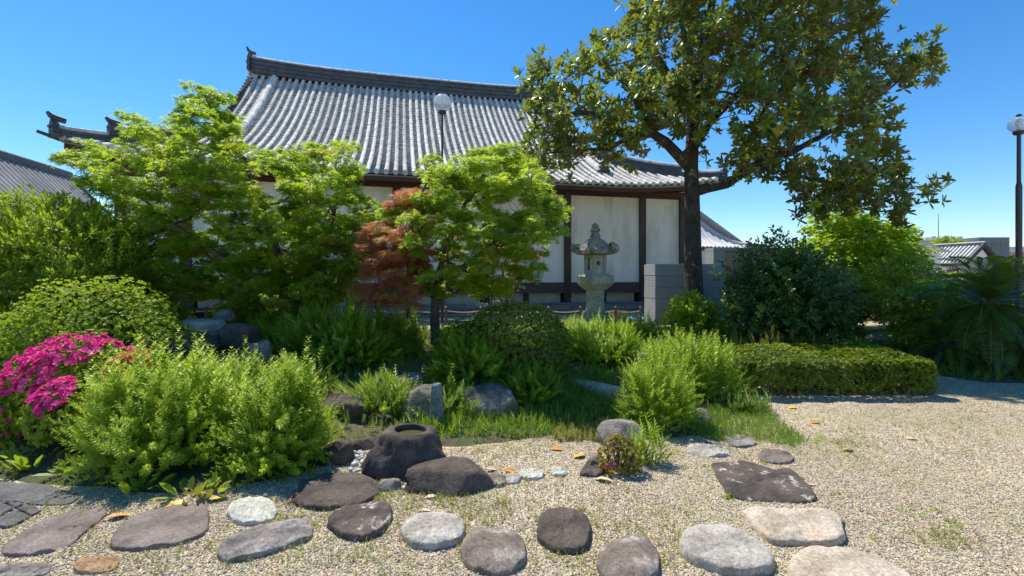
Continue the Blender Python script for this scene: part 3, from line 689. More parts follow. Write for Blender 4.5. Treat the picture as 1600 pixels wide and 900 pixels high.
# ------------------------------------------------------------------ stone lantern
LX, LY = at(930, 500, 10)[0], 10.0; lz = hh(LX, LY)-.05
la = thing('stone_lantern', 'tall mossy stone lantern with curled roof corners standing in the grass', 'stone lantern', (LX, LY, lz))
def lz_(py): return at(0, py, 10)[2]-lz
P8 = math.pi/8
MB().lathe([(.42, 0), (.42, .10), (.36, .14)], 16).build('base', M['lantern'], la)
MB().lathe([(.205, .1), (.20, lz_(492)), (.20, lz_(489)), (.215, lz_(488)), (.215, lz_(484)), (.20, lz_(483)), (.19, lz_(470)), (.195, lz_(456)), (.185, lz_(452))], 28).build('shaft', M['lantern'], la, smooth=True)
MB().lathe([(.19, lz_(454)), (.25, lz_(452)), (.36, lz_(446)), (.405, lz_(443)), (.405, lz_(432)), (.37, lz_(430)), (.30, lz_(429.5)), (.30, lz_(427))], 8, ph=P8).build('platform', M['lantern'], la, bevel=.012)
zc0, zc1 = lz_(427), lz_(399)
R_ = .235
# light chamber: six panels with window openings
for k in range(6):
    a0 = math.radians(-90+10-30+60*k); a1 = a0+math.radians(60); A = np.array([R_*math.cos(a0), R_*math.sin(a0)]); B = np.array([R_*math.cos(a1), R_*math.sin(a1)])
    inn = -(A+B)/2; inn /= np.linalg.norm(inn)
    b = MB(); rectw = (k % 2 == 1)
    N_ = 16; V = []
    cz_ = (zc0+zc1)/2; hw = .5; 
    for dep in (0, .05):
        for i in range(N_):
            a = 2*math.pi*i/N_+math.pi/4
            # outer square, then inner opening
            c_, s_ = math.cos(a), math.sin(a); m = max(abs(c_), abs(s_)); u, v = c_/m, s_/m
            p = A+(B-A)*(.5+.5*u)+inn*dep; V.append((p[0], p[1], cz_+v*(zc1-zc0)/2))
        for i in range(N_):
            a = 2*math.pi*i/N_+math.pi/4; c_, s_ = math.cos(a), math.sin(a)
            if rectw: m = max(abs(c_), abs(s_))**.8; u, v = .5*c_/m, .70*s_/m
            else: u, v = .40*c_, .25*s_+.1
            p = A+(B-A)*(.5+.5*u)+inn*dep; V.append((p[0], p[1], cz_+v*(zc1-zc0)/2))
    Fl = []
    for i in range(N_):
        j = (i+1) % N_
        Fl += [(i, j, N_+j, N_+i), (2*N_+j, 2*N_+i, 3*N_+i, 3*N_+j), (N_+i, N_+j, 3*N_+j, 3*N_+i)]
    mk('light_panel', V, Fl, M['lantern'], la)
for k in range(6):
    a0 = math.radians(-90+10-30+60*k); MB().box(-.018, .018, -.018, .018, zc0, zc1).build('chamber_post', M['lantern'], la, loc=(R_*math.cos(a0), R_*math.sin(a0), 0), rot=(0, 0, a0))
# roof: six sided, swept, with scrolls at each corner
V = []; Fl = []; NS = 48; prof_r = [(.0, lz_(373.6)), (.14, lz_(374)), (.215, lz_(377)), (.28, lz_(381.5)), (.345, lz_(387.5)), (.45, lz_(391.5)), (.46, lz_(397.5)), (.30, lz_(398.5)), (.0, lz_(399))]
for (r, z) in prof_r:
    for i in range(NS):
        a = 2*math.pi*i/NS; k6 = ((a-math.radians(10-30-90)) % (math.pi/3))/(math.pi/3)
        e = abs(k6-.5)*2; hexr = math.cos(math.pi/6)/math.cos((k6-.5)*math.pi/3)
        rr = r*(hexr*.5+.5 if r < .2 else hexr)*(1+.05*e**6); ridge = (.028 if .1 < r < .42 else 0)*max(0, (e-.82)/.18)
        V.append((rr*math.cos(a), rr*math.sin(a), z+ridge+(.05*e**3 if r > .3 else 0)))
for j in range(len(prof_r)-1):
    for i in range(NS): Fl.append((j*NS+i, (j+1)*NS+i, (j+1)*NS+(i+1) % NS, j*NS+(i+1) % NS))
mk('roof', V, Fl, M['lantern_roof'], la, smooth=False)
for k in range(6):
    a0 = math.radians(-90+10-30+60*k); dx, dy = math.cos(a0), math.sin(a0); rr = .45; z = lz_(389)
    b = MB(); pts = []
    for i in range(13):
        th = math.radians(-120+i*28); q = .085*(1-i/18)
        pts.append(((rr+q*math.cos(th))*dx, (rr+q*math.cos(th))*dy, z+.03+q*math.sin(th)))
    b.tube(pts, [.052]*9+[.048, .044, .04, .035], 8); b.build('scroll', M['lantern_roof'], la, smooth=True)
MB().lathe([(.115, lz_(375)), (.12, lz_(374)), (.115, lz_(368)), (.095, lz_(366)), (.095, lz_(363.6)), (.06, lz_(363.2)), (.06, lz_(362.6)), (.105, lz_(362)), (.108, lz_(358)), (.09, lz_(357)), (.045, lz_(356.7)), (.045, lz_(356.2)), (.07, lz_(355.4)), (.078, lz_(353)), (.06, lz_(350.6)), (.025, lz_(349.5)), (.008, lz_(347.8))], 20).build('finial', M['lantern_roof'], la, bevel=.004)

# low dark lantern cap among the rocks at left
x, y = at(278, 540, 5.6)[:2]; zb = hh(x, y)
ll = thing('low_lantern', 'low dark stone lantern with a domed cap and knob behind the pink azalea', 'stone lantern', (x, y, zb))
zt = at(0, 518, 5.6)[2]-zb; 
MB().lathe([(.44, zt-.24), (.45, zt-.20), (.40, zt-.11), (.28, zt-.03), (.12, zt), (.05, zt)], 24).build('cap', M['stone_dark'], ll, smooth=True)
MB().lathe([(.10, zt), (.13, zt+.02), (.10, zt+.06), (.04, zt+.10), (.01, zt+.11)], 12).build('knob', M['stone_dark'], ll, smooth=True)
MB().lathe([(.2, .12), (.2, zt-.22)], 6).build('light_chamber', M['stone_dark'], ll); MB().lathe([(.32, 0), (.3, .12)], 12).build('foot', M['stone_dark'], ll)

# ------------------------------------------------------------------ lamps
def lamp(px, py, Y, r, rp, label, squash=1.0, mat='metal_dark'):
    c = at(px, py, Y); z0 = hh(c[0], c[1])
    t = thing('street_lamp', label, 'lamp', (c[0], c[1], z0), group='globe lamps in the garden'); H = c[2]-z0
    MB().lathe([(rp*2, 0), (rp*2, .04), (rp*1.3, .08)], 12).build('foot', M[mat], t)
    MB().lathe([(rp*1.25, .06), (rp*1.25, H*.72), (rp*.85, H*.74), (rp*.8, H-r*squash-.03)], 12).build('pole', M[mat], t, smooth=False)
    MB().lathe([(.07, H-r*squash-.05), (.10, H-r*squash-.01), (.085, H-r*squash+.03)], 14).build('collar', M[mat], t)
    g = MB().lathe([(max(.001, r*math.sin(a)), H-r*squash*math.cos(a)) for a in np.linspace(.25, math.pi-.01, 16)], 28).build('globe', M['globe'], t, smooth=True)
    MB().lathe([(.03, H-r*squash+.02), (.03, H-.05), (.05, H-.03), (.05, H+.06), (.02, H+.10)], 12).build('bulb', M['white_wall'], t, smooth=True)
    MB().lathe([(.05, H+r*squash-.02), (.04, H+r*squash+.03), (.01, H+r*squash+.04)], 10).build('vent_cap', M[mat], t)
lamp(691, 161, 10.8, .21, .030, 'clear globe lamp on a thin dark pole rising above the centre maple')
lamp(1592, 194, 9.5, .185, .042, 'globe lamp on a thick brown pole at the right edge', .92)

# ------------------------------------------------------------------ stones
def slab(px_poly, h, mat, label, name='stepping_stone', z=.02, dome=.01, seed=1, tilt=0, cat='stone', group='stepping stones in the gravel', base=None, n=64, rag=.16, edge=.8):
    h *= .7
    P = np.array([gr(p[0], p[1], z)[:2] for p in px_poly]); c = P.mean(axis=0)
    # resample outline smoothly
    Q = np.vstack([P, P[:1]]); seg = np.linalg.norm(np.diff(Q, axis=0), axis=1); cum = np.concatenate([[0], np.cumsum(seg)])
    u = np.linspace(0, cum[-1], n, endpoint=False); O = np.column_stack([np.interp(u, cum, Q[:, 0]), np.interp(u, cum, Q[:, 1])])
    for _ in range(3): O = (np.roll(O, 1, 0)+2*O+np.roll(O, -1, 0))/4
    R = np.linalg.norm(P-c, axis=1).mean(); V = [(0, 0, h+dome)]; rings = [.16, .34, .52, .68, .80, .89, .955, .985, 1.0, 1.01, 1.0]
    zz = [h+dome*(1-r*r) for r in rings[:5]]+[h*.985, h*.94, h*.84, h*.62, h*.2, -.04]
    for r, zv in zip(rings, zz):
        q = (O-c)*(r)
        for a in q: V.append((a[0], a[1], zv))
    V = np.array(V); nv = lump(V/R*.5, seed, 6, 4)
    nv2 = lump(V/R*.5+9, seed+50, 22, 2)
    k = np.clip((V[:, 2]+.04)/(h+.04), 0, 1)
    rg = 1-np.abs(lump(V/R*.5+3, seed+70, 4.5, 3))*3.2; crack = -np.clip(rg-.72, 0, 1)*.035
    stp = np.round(nv*2.2)/2.2*.5+nv*.5
    V[:, 2] += (stp*rag*max(h, .04)*1.8+nv2*.007+crack)*k
    rr = 1+.05*lump(V/R*.5+5, seed+9, 9, 4); V[:, 0] *= rr; V[:, 1] *= rr
    V[:, 2] += tilt*V[:, 0]
    Fl = [(0, 1+i, 1+(i+1) % n) for i in range(n)]
    for j in range(len(rings)-1):
        for i in range(n): Fl.append((1+j*n+i, 1+(j+1)*n+i, 1+(j+1)*n+(i+1) % n, 1+j*n+(i+1) % n))
    o = mk(name, V, Fl, M[mat], loc=(c[0], c[1], base if base is not None else 0), smooth=True)
    return tag(o, label, cat, group)
def ell(cx, cy, a, b, ang=0, p=2.4, n=18):
    out = []
    for i in range(n):
        t = 2*math.pi*i/n; c, s = math.cos(t), math.sin(t); x = a*abs(c)**(2/p)*np.sign(c); y = b*abs(s)**(2/p)*np.sign(s)
        out.append((cx+x*math.cos(ang)-y*math.sin(ang), cy+x*math.sin(ang)+y*math.cos(ang)))
    return out
slab([(2, 860), (10, 845), (60, 815), (105, 797), (160, 788), (172, 798), (135, 828), (110, 850), (60, 864), (15, 867)], .03, 'stone_purple', 'flat purple brown stepping stone touching the left edge of the path', seed=1)
slab([(172, 848), (180, 825), (215, 800), (270, 788), (320, 785), (330, 805), (318, 832), (280, 848), (220, 857), (180, 858)], .04, 'stone_purple', 'flat brown stone with pale rim below the large feathery shrub', seed=2)
slab(ell(394, 798, 39, 19, -.05), .045, 'stone_pale', 'small pale greenish rounded stepping stone', seed=3, dome=.03)
slab([(337, 870), (340, 855), (375, 835), (420, 820), (480, 808), (492, 820), (488, 838), (440, 855), (400, 868), (350, 877)], .05, 'stone_grey', 'long grey slanting stone with streaked surface', seed=4, rag=.25)
slab([(510, 822), (515, 805), (545, 793), (590, 787), (613, 793), (612, 808), (595, 832), (570, 843), (535, 838)], .07, 'stone_lichen', 'dark brown stone with white lichen patches', seed=5, rag=.1)
slab(ell(677, 829, 51, 26, -.08, 2.3), .06, 'stone_light', 'oval buff stone with a pale front rim', seed=6, dome=.02)
slab(ell(772, 861, 52, 36, .1, 2.2), .06, 'stone_brown', 'rounded brown stone flecked with pale lichen', seed=7, dome=.03)
slab(ell(881, 830, 43, 31, .15, 2.7), .07, 'stone_dark', 'dark charcoal stone with rounded corners and a white vein', seed=8)
slab([(930, 885), (938, 862), (958, 845), (985, 837), (1012, 842), (1027, 858), (1031, 885), (1024, 905), (985, 912), (945, 905)], .06, 'stone_brown', 'smooth tan grey rounded stone at the bottom edge', seed=9, dome=.03)
slab([(1061, 850), (1068, 834), (1090, 826), (1140, 827), (1172, 838), (1195, 858), (1210, 880), (1204, 893), (1150, 898), (1095, 884), (1068, 872)], .085, 'stone_light', 'large pale stepping stone with brown shaded side', seed=10, rag=.05)
slab([(1158, 800), (1172, 795), (1220, 797), (1270, 801), (1300, 798), (1318, 815), (1322, 843), (1312, 851), (1270, 849), (1225, 848), (1205, 847), (1190, 835), (1170, 815)], .065, 'stone_tan', 'long cream and tan slab right of the pale stepping stone', seed=11, rag=.12)
slab([(1232, 893), (1238, 872), (1256, 857), (1300, 856), (1350, 866), (1400, 885), (1432, 908), (1350, 950), (1240, 930)], .06, 'stone_tan', 'cracked cream slab cut by the bottom edge of the frame', seed=12, rag=.2)
slab([(1110, 722), (1160, 722), (1205, 733), (1216, 736), (1230, 727), (1250, 742), (1268, 765), (1280, 781), (1240, 783), (1190, 780), (1140, 775), (1125, 752)], .035, 'stone_lichen', 'dark jagged slate slab lying alone in the gravel', seed=13, rag=.3)
slab(ell(1212, 712, 28, 10, .1), .03, 'stone_purple', 'small flat purple stone behind the dark slate slab', seed=14)
slab(ell(1107, 702, 34, 9, .05, 2.8), .03, 'stone_light', 'small pale flat stone near the bright feathery shrub', seed=15, rag=.3)
slab([(1132, 680), (1150, 677), (1170, 681), (1184, 692), (1162, 697), (1140, 695)], .03, 'stone_grey', 'small grey stone half lost in the grass patch', seed=16)
slab([(452, 782), (460, 765), (500, 742), (560, 738), (592, 752), (594, 772), (570, 785), (530, 795), (480, 792)], .05, 'stone_dark', 'large flat dark stone left of the water basin', seed=17, dome=.03)
slab(ell(150, 879, 37, 13, -.1), .025, 'stone_orange', 'small orange brown stone at lower left', seed=18, dome=.015)
slab([(-30, 895), (0, 884), (40, 879), (82, 880), (78, 892), (30, 905), (-20, 912)], .03, 'stone_grey', 'grey slab cut by the lower left corner', seed=19)
slab(ell(830, 739, 20, 8, 0), .035, 'stone_pale', 'small white stone on the gravel behind the basin', name='small_stone', seed=20, group=None)
slab(ell(873, 736, 13, 6, 0), .03, 'stone_pale', 'small whitish stone beside a dark one at the gravel edge', name='small_stone', seed=21, group=None)
slab(ell(800, 746, 14, 7, 0), .03, 'stone_light', 'flat buff stone right of the dark block stone', name='small_stone', seed=22, group=None)
slab(ell(775, 749, 16, 9, 0), .04, 'stone_brown', 'small brown stone touching the dark block stone', name='small_stone', seed=23, group=None)
slab([(905, 740), (915, 724), (935, 722), (945, 735), (930, 743)], .03, 'stone_dark', 'dark edging stone left of the little azalea', name='small_stone', seed=24, group=None)
# pavers at far left
for i, (pl, lb) in enumerate((([(-40, 775), (-40, 750), (70, 756), (128, 772), (110, 785), (60, 786)], 'large dark paving slab under the leaves at left'), ([(-25, 795), (0, 782), (22, 792), (-5, 806)], 'small dark paver at the left edge'), ([(2, 780), (38, 786), (26, 791), (0, 783)], 'narrow dark paver behind its neighbours'),
        ([(26, 793), (42, 787), (66, 795), (50, 803)], 'square dark paver nearest the flat brown stone'), ([(0, 808), (24, 795), (48, 805), (18, 820), (0, 822)], 'square dark paver in front of the paved corner'))):
    slab(pl, .025, 'paver', lb, name='paver', seed=40+i, cat='paver', group='pavers at the left', rag=.02)

def boulder(px, py, Y, rx, ry, rz, mat, label, seed=1, z=None, flat=0, rot=0, name='boulder', group='rocks edging the garden bed', rough=.16, cat='rock', sub=28):
    """centre given by pixel of its centre at depth Y, sits on the ground"""
    c = at(px, py, Y); g = hh(c[0], c[1]) if z is None else z
    nu, nv = sub*2, sub; V = []
    for j in range(nv+1):
        ph = math.pi*j/nv
        for i in range(nu):
            th = 2*math.pi*i/nu; d = np.array([math.sin(ph)*math.cos(th), math.sin(ph)*math.sin(th), math.cos(ph)])
            m = (abs(d[0])**3.2+abs(d[1])**3.2+abs(d[2])**3.2)**(1/3.2); V.append(d/m)
    V = np.array(V); f = 1+rough*lump(V, seed, 2.2, 4)+.03*lump(V, seed+7, 14, 3); V = V*f[:, None]
    # chisel facets
    r = np.random.default_rng(seed)
    for k in range(7):
        d = r.normal(size=3); d[2] = abs(d[2])*.7; d /= np.linalg.norm(d); q = r.uniform(.78, .98); e = V@d; over = np.clip(e-q, 0, None); V -= over[:, None]*d*.85
    if flat: V[:, 2] = np.where(V[:, 2] > flat, flat+(V[:, 2]-flat)*.15, V[:, 2])
    V = V*[rx, ry, rz]; cr, sr = math.cos(rot), math.sin(rot); V = np.column_stack([V[:, 0]*cr-V[:, 1]*sr, V[:, 0]*sr+V[:, 1]*cr, V[:, 2]])
    Fl = []
    for j in range(nv):
        for i in range(nu): Fl.append((j*nu+i, (j+1)*nu+i, (j+1)*nu+(i+1) % nu, j*nu+(i+1) % nu))
    base = g-.03; V[:, 2] += c[2]-base; V[:, 2] = np.maximum(V[:, 2], -.05)
    o = mk(name, V, np.array(Fl), M[mat], loc=(c[0], c[1], base), smooth=True); return tag(o, label, cat, group)
boulder(700, 748, 3.5, .33, .2, .17, 'stone_dark', 'dark flat topped block stone in front of the water basin', 31, flat=.62)
boulder(528, 712, 3.95, .15, .13, .13, 'stone_dark', 'dark stone with a white patch left of the basin pebbles', 32)
boulder(572, 700, 4.25, .15, .1, .10, 'stone_dark', 'dark shaded stone behind the basin pebbles', 33)
boulder(608, 762, 3.42, .09, .06, .06, 'stone_grey', 'small grey stone between the basin and the flat dark stone', 34)
boulder(664, 640, 5.0, .27, .2, .25, 'stone_moss', 'mossy grey boulder behind the standing slab', 35)
boulder(752, 640, 5.1, .42, .25, .26, 'stone_moss', 'wide pale grey boulder under the clipped dark shrub', 36)
boulder(818, 650, 5.3, .22, .2, .14, 'stone_moss', 'low grey rock half covered by grass', 37)
boulder(640, 606, 5.6, .22, .2, .16, 'stone_moss', 'grey rock in shade under the weeds left of the standing slab', 38)
boulder(682, 645, 4.75, .078, .05, .31, 'stone_blue', 'upright bluish stone slab behind the water basin', 39, rough=.08)
boulder(932, 608, 5.8, .50, .12, .13, 'stone_tan', 'long pale log shaped rock in the weeds', 41, rot=-.75, flat=.5)
boulder(966, 680, 4.35, .19, .17, .14, 'stone_grey', 'grey white rounded rock left of the bright feathery shrub', 42)
boulder(1093, 655, 4.95, .12, .12, .10, 'stone_brown', 'small brown rock right of the bright feathery shrub', 43)
boulder(930, 722, 3.85, .08, .07, .06, 'stone_brown', 'little brown rock beside the small flowering azalea', 44)
boulder(990, 556, 7.8, .30, .22, .14, 'stone_grey', 'flat topped grey stone in the shade beyond the feathery shrubs', 45, flat=.4)
boulder(912, 588, 6.6, .10, .09, .07, 'stone_light', 'small pale stone above the log shaped rock', 46)
boulder(313, 508, 6.2, .36, .3, .13, 'stone_light', 'flat topped pale rock behind the dark lantern cap', 47, flat=.4)
boulder(375, 525, 6.1, .24, .25, .18, 'stone_dark', 'rugged dark rock right of the flat topped pale rock', 48)
boulder(352, 493, 6.5, .13, .12, .09, 'stone_moss', 'small dark rock resting on top of the rock pile', 49)
boulder(318, 535, 6.15, .34, .25, .22, 'stone_moss', 'dark rock carrying the flat topped pale rock', 50)
boulder(405, 560, 5.6, .14, .12, .20, 'stone_moss', 'pointed grey rock in the shade under the left maple', 51)
boulder(370, 570, 5.7, .26, .2, .15, 'stone_dark', 'dark low rock in the shade beside the pointed rock', 52)
boulder(5, 618, 4.9, .25, .2, .12, 'stone_light', 'pale rock at the left edge behind the broad leaved plants', 53)
boulder(838, 500, 11.2, .5, .25, .2, 'stone_brown', 'brown weathered rock behind the clipped shrub', 54)
boulder(1410, 528, 10.2, .6, .16, .12, 'stone_light', 'long pale rock edging the path at right', 55, rot=-.5)
boulder(1345, 610, 6.3, .1, .1, .06, 'stone_brown', 'small stone at the foot of the hedge', 56)
boulder(545, 640, 5.0, .28, .2, .17, 'stone_dark', 'dark rock in deep shade between the weeds and the basin', 57)
boulder(480, 760, 3.5, .10, .08, .05, 'stone_brown', 'small brown rock under the edge of the feathery shrub', 58)

# water basin
bx, by = at(642, 700, 3.8)[:2]
wb = thing('water_basin', 'rugged dark stone water basin with a round water filled hollow', 'water basin', (bx, by, 0))
N_ = 72; rings = [(.33, -.04), (.325, .03), (.315, .08), (.30, .14), (.285, .20), (.270, .25), (.255, .288), (.235, .306), (.19, .312), (.155, .315), (.141, .316), (.138, .300), (.134, .26), (.12, .235), (.02, .23)]
V = []
for k, (r, z) in enumerate(rings):
    for i in range(N_):
        r = rings[k][0]*(.88 if k < 8 else 1) if k < 8 else rings[k][0]*(.97 if k == 8 else .96)
        a = 2*math.pi*i/N_; q = 1 if k > 8 else (1+.10*math.sin(a*2+1)+.06*math.sin(3*a+k*.15)+.05*math.sin(5*a+k*.3)+(.30*max(0, math.cos(a+2.6))*(1-k/9)))
        V.append([r*q*math.cos(a), r*q*math.sin(a)*.9, z])
V = np.array(V); nn = lump(V, 61, 9, 4); n2 = lump(V, 63, 40, 2); w = np.clip((np.hypot(V[:, 0], V[:, 1])-.15)/.08, 0, 1)
r_ = np.random.default_rng(12)
for k in range(11):
    an = r_.uniform(0, 6.28); d = np.array([math.cos(an), math.sin(an), r_.uniform(.0, .7)]); d /= np.linalg.norm(d); pr = V@d; q = np.quantile(pr, .965-.02*(k % 3)); V -= (np.clip(pr-q, 0, None)*.9*w)[:, None]*d
V[:, :2] *= (1+(.15*nn+.03*n2)*w)[:, None]; V[:, 2] += .012*n2*w+.014*nn*w-.05*V[:, 0]*(V[:, 2] > .1)
Fl = []
for j in range(len(rings)-1):
    for i in range(N_): Fl.append((j*N_+i, j*N_+(i+1) % N_, (j+1)*N_+(i+1) % N_, (j+1)*N_+i))
Fl.append(tuple((len(rings)-1)*N_+i for i in range(N_)))
mk('stone_body', V, Fl, M['stone_dark'], wb, smooth=True)
mk('water', [(.133*math.cos(a), .12*math.sin(a), .272-.05*.133*math.cos(a)) for a in np.linspace(0, 2*math.pi, 32, endpoint=False)], [tuple(range(32))], M['water'], wb)

# pebbles round the basin
r = np.random.default_rng(5); pebs = []
pm = None
tries = 0
while len(pebs) < 58 and tries < 4000:
    tries += 1
    px = r.uniform(548, 640); py = r.uniform(706, 764)
    if px < 600 and py > 742: continue
    g = gr(px, py); s = r.uniform(.018, .038)
    if any(np.hypot(g[0]-q[0], g[1]-q[1]) < (s+q[2])*.8 for q in pebs): continue
    if np.hypot(g[0]-bx, g[1]-by) < .3: continue
    pebs.append((g[0], g[1], s))
for (x, y, s) in pebs:
    if pm is None:
        V = []; 
        for j in range(7):
            for i in range(10):
                ph = math.pi*j/6; th = 2*math.pi*i/10; V.append((math.sin(ph)*math.cos(th), math.sin(ph)*math.sin(th)*.75, math.cos(ph)*.5))
        o = mk('pebble', V, [(j*10+i, (j+1)*10+i, (j+1)*10+(i+1) % 10, j*10+(i+1) % 10) for j in range(6) for i in range(10)], M['pebble'], smooth=True); pm = o.data
    else: o = bpy.data.objects.new('pebble', pm); C.objects.link(o)
    o.location = (x, y, hh(x, y)+s*.42); o.scale = (s, s, s); o.rotation_euler = (0, 0, r.uniform(0, 3))
    tag(o, 'smooth grey white pebble lying beside the stone water basin', 'pebble', 'pebbles beside the water basin')
# sand heap by the granite monument
x, y = at(1060, 517, 11.0)[:2]
V = []; 
for j in range(9):
    for i in range(24):
        a = 2*math.pi*i/24; rr = j/8*(1+.15*math.sin(3*a)); V.append((1.3*rr*math.cos(a), .55*rr*math.sin(a), .16*(1-rr*rr)-.02+.02*math.sin(9*a+j)))
Fl = [(j*24+i, (j+1)*24+i, (j+1)*24+(i+1) % 24, j*24+(i+1) % 24) for j in range(8) for i in range(24)]
tag(mk('sand_heap', V, np.array(Fl), M['sandpile'], loc=(x, y, hh(x, y)), smooth=True), 'low heap of pale sandy soil in front of the granite monument', 'sand', kind='stuff')

# ------------------------------------------------------------------ foliage helpers
def tmpl(quads):
    V = np.array([p for q in quads for p in q], float); return V, np.arange(len(V)).reshape(-1, 4)
def kite(a, L, w, base=(0, 0, 0), up=0.0, fold=0.0, x0=0.0):
    """leaf quad from base, heading a (in xy), length L, half width w, tip rise up"""
    c, s = math.cos(a), math.sin(a)
    def p(u, v, z): return (base[0]+u*c-v*s, base[1]+u*s+v*c, base[2]+z)
    return [p(x0, 0, 0), p(x0+(L-x0)*.5, w, up*.55+fold), p(L, 0, up), p(x0+(L-x0)*.5, -w, up*.55+fold)]
T_maple = tmpl([kite(math.radians(a), l, .135, up=-.10*l, fold=.02) for a, l in ((-105, .5), (-54, .82), (0, 1), (54, .82), (105, .5))])
T_red = tmpl([kite(math.radians(a), l, .05, up=-.22*l) for a, l in ((-110, .5), (-65, .85), (-22, 1), (22, 1), (65, .85), (110, .5))])
def leaf6(L, w, up, fold, a=0, base=(0, 0, 0)):
    c, s = math.cos(a), math.sin(a)
    def p(u, v, z): return (base[0]+u*c-v*s, base[1]+u*s+v*c, base[2]+z)
    A = p(0, 0, 0); B1 = p(.35*L, w*.9, up*.3+fold); B0 = p(.35*L, 0, up*.35); B2 = p(.35*L, -w*.9, up*.3+fold)
    C1 = p(.72*L, w*.85, up*.7+fold); C0 = p(.72*L, 0, up*.75); C2 = p(.72*L, -w*.85, up*.7+fold); D = p(L, 0, up*.9)
    return [[A, B0, C0, B1], [B1, C0, D, C1], [A, B2, C0, B0], [B2, C2, D, C0]]
T_leaf = tmpl(leaf6(1, .19, .0, .05))
T_lance = tmpl([kite(0, 1, .12, up=-.12)])
T_round = tmpl([kite(0, 1, .28, up=-.08)])
def rosette(n, L, w, up, jit=0, layers=1):
    q = []
    for k in range(n):
        a = 2*math.pi*k/n+jit*math.sin(k*7.1); e = up*(1+.5*math.sin(k*3.3)); l = L*(1-.2*abs(math.sin(k*2.3)))
        q.append(kite(a, l*math.cos(e), w, up=l*math.sin(e)))
    return tmpl(q)
T_ros = rosette(7, 1, .24, .5, .3)
T_mag_q = []
for k in range(8):
    a = 2*math.pi*k/8+.3*math.sin(k*5.); e = .45+.55*math.sin(k*2.7); T_mag_q += leaf6(math.cos(e)*(1-.25*abs(math.sin(k*3))), .17, math.sin(e), .05, a)
T_mag = tmpl(T_mag_q)
def shoot(n=20, ll=.15, w=.02, up=.7, per=2, taper=.55, lean=.0, stem=.006):
    q = []
    for i in range(n):
        z = .08+.90*i/(n-1); l = ll*(1-taper*(i/(n-1))**2)
        for k in range(per):
            a = i*2.4+k*2*math.pi/per; b = kite(a, l*math.cos(up), w*l/ll, up=l*math.sin(up), base=(lean*z*z, 0, z)); q.append(b)
    q.append([(-stem, 0, 0), (stem, 0, 0), (lean+stem*.3, 0, 1), (lean-stem*.3, 0, 1)])
    q.append([(0, -stem, 0), (0, stem, 0), (lean, stem*.3, 1), (lean, -stem*.3, 1)])
    return tmpl(q)
T_shoot = shoot(17, .19, .036, .62, 2, taper=.6, lean=.12); T_shoot2 = shoot(16, .19, .034, .55, 3, taper=.7, lean=.14)
T_sprig_w = tmpl([kite(i*2.4, .40*math.cos(.5+.07*i), .10, up=.30*math.sin(.2+.1*i), base=(0, 0, .12+.09*i)) for i in range(9)]+[[(-.01, 0, 0), (.01, 0, 0), (.005, 0, .95), (-.005, 0, .95)]])
T_sprig = tmpl([k for i in range(11) for k in [kite(i*2.4, .44*math.cos(.5+.07*i)*(1-.03*i), .068, up=.42*math.sin(.35+.08*i), base=(.04*i*.1, 0, .12+.075*i), fold=.0)]]+[[(-.01, 0, 0), (.01, 0, 0), (.045, 0, .95), (.035, 0, .95)]])
T_weed = shoot(9, .26, .035, .55, 3, lean=.1)
T_flower = tmpl([kite(2*math.pi*k/5, .9, .42, up=.35) for k in range(5)]+[kite(2*math.pi*k/5+.6, .5, .25, up=.4) for k in range(5)])
T_blade = tmpl([[(-.03, 0, 0), (.03, 0, 0), (.022, .10, .55), (-.022, .10, .55)], [(-.022, .10, .55), (.022, .10, .55), (.003, .32, .95), (-.003, .32, .95)]])

def unit(a): return a/(np.linalg.norm(a, axis=1)[:, None]+1e-9)
def inst(T, pos, zax, scale, xax=None, spin=True):
    """place template copies: z axis along zax"""
    V, Fc = T; N = len(pos); zax = unit(np.asarray(zax, float))
    if xax is None: xax = rng.normal(size=(N, 3))
    xax = unit(xax-zax*np.sum(xax*zax, axis=1)[:, None]); yax = np.cross(zax, xax)
    sc = np.broadcast_to(np.asarray(scale, float), (N,))
    W_ = (V[None, :, 0, None]*xax[:, None]+V[None, :, 1, None]*yax[:, None]+V[None, :, 2, None]*zax[:, None])*sc[:, None, None]+pos[:, None]
    FF = (Fc[None]+(np.arange(N)*len(V))[:, None, None]).reshape(-1, 4)
    return W_.reshape(-1, 3), FF, len(Fc)
def foliage(name, T, pos, zax, scale, mat, parent, xax=None, rnd=None, kind='stuff', jit=.12):
    V, FF, k = inst(T, pos, zax, scale, xax)
    r_ = rng.random(len(pos)) if rnd is None else rnd
    r_ = np.clip(np.repeat(r_, k)+rng.normal(size=len(FF))*jit, 0, 1)
    V = V-np.array(parent.location) if parent is not None else V
    o = mk(name, V, FF, mat, parent, rnd=r_)
    if kind: o['kind'] = kind
    return o

def inpoly_px(poly, n, Y0, T, E=70, bias=0, r=None):
    """random 3-D points filling a crown whose outline is a pixel polygon seen at depth Y0, half depth T"""
    r = r or rng; poly = np.asarray(poly, float); lo = poly.min(0); hi = poly.max(0); out = []
    while sum(map(len, out)) < n:
        P = r.uniform(lo, hi, (n*2, 2)); d = poly_dist(P, poly); P = P[d > 0]; d = d[d > 0]; out.append(np.column_stack([P, d]))
    P = np.vstack(out)[:n]; e = np.clip(P[:, 2]/E, 0, 1); hd = T*np.sqrt(1-(1-e)**2)
    Y = Y0+r.uniform(-1, 1, n)*hd
    return np.column_stack([(P[:, 0]-CX)/F*Y, Y, EYE-(P[:, 1]-HY)/F*Y])

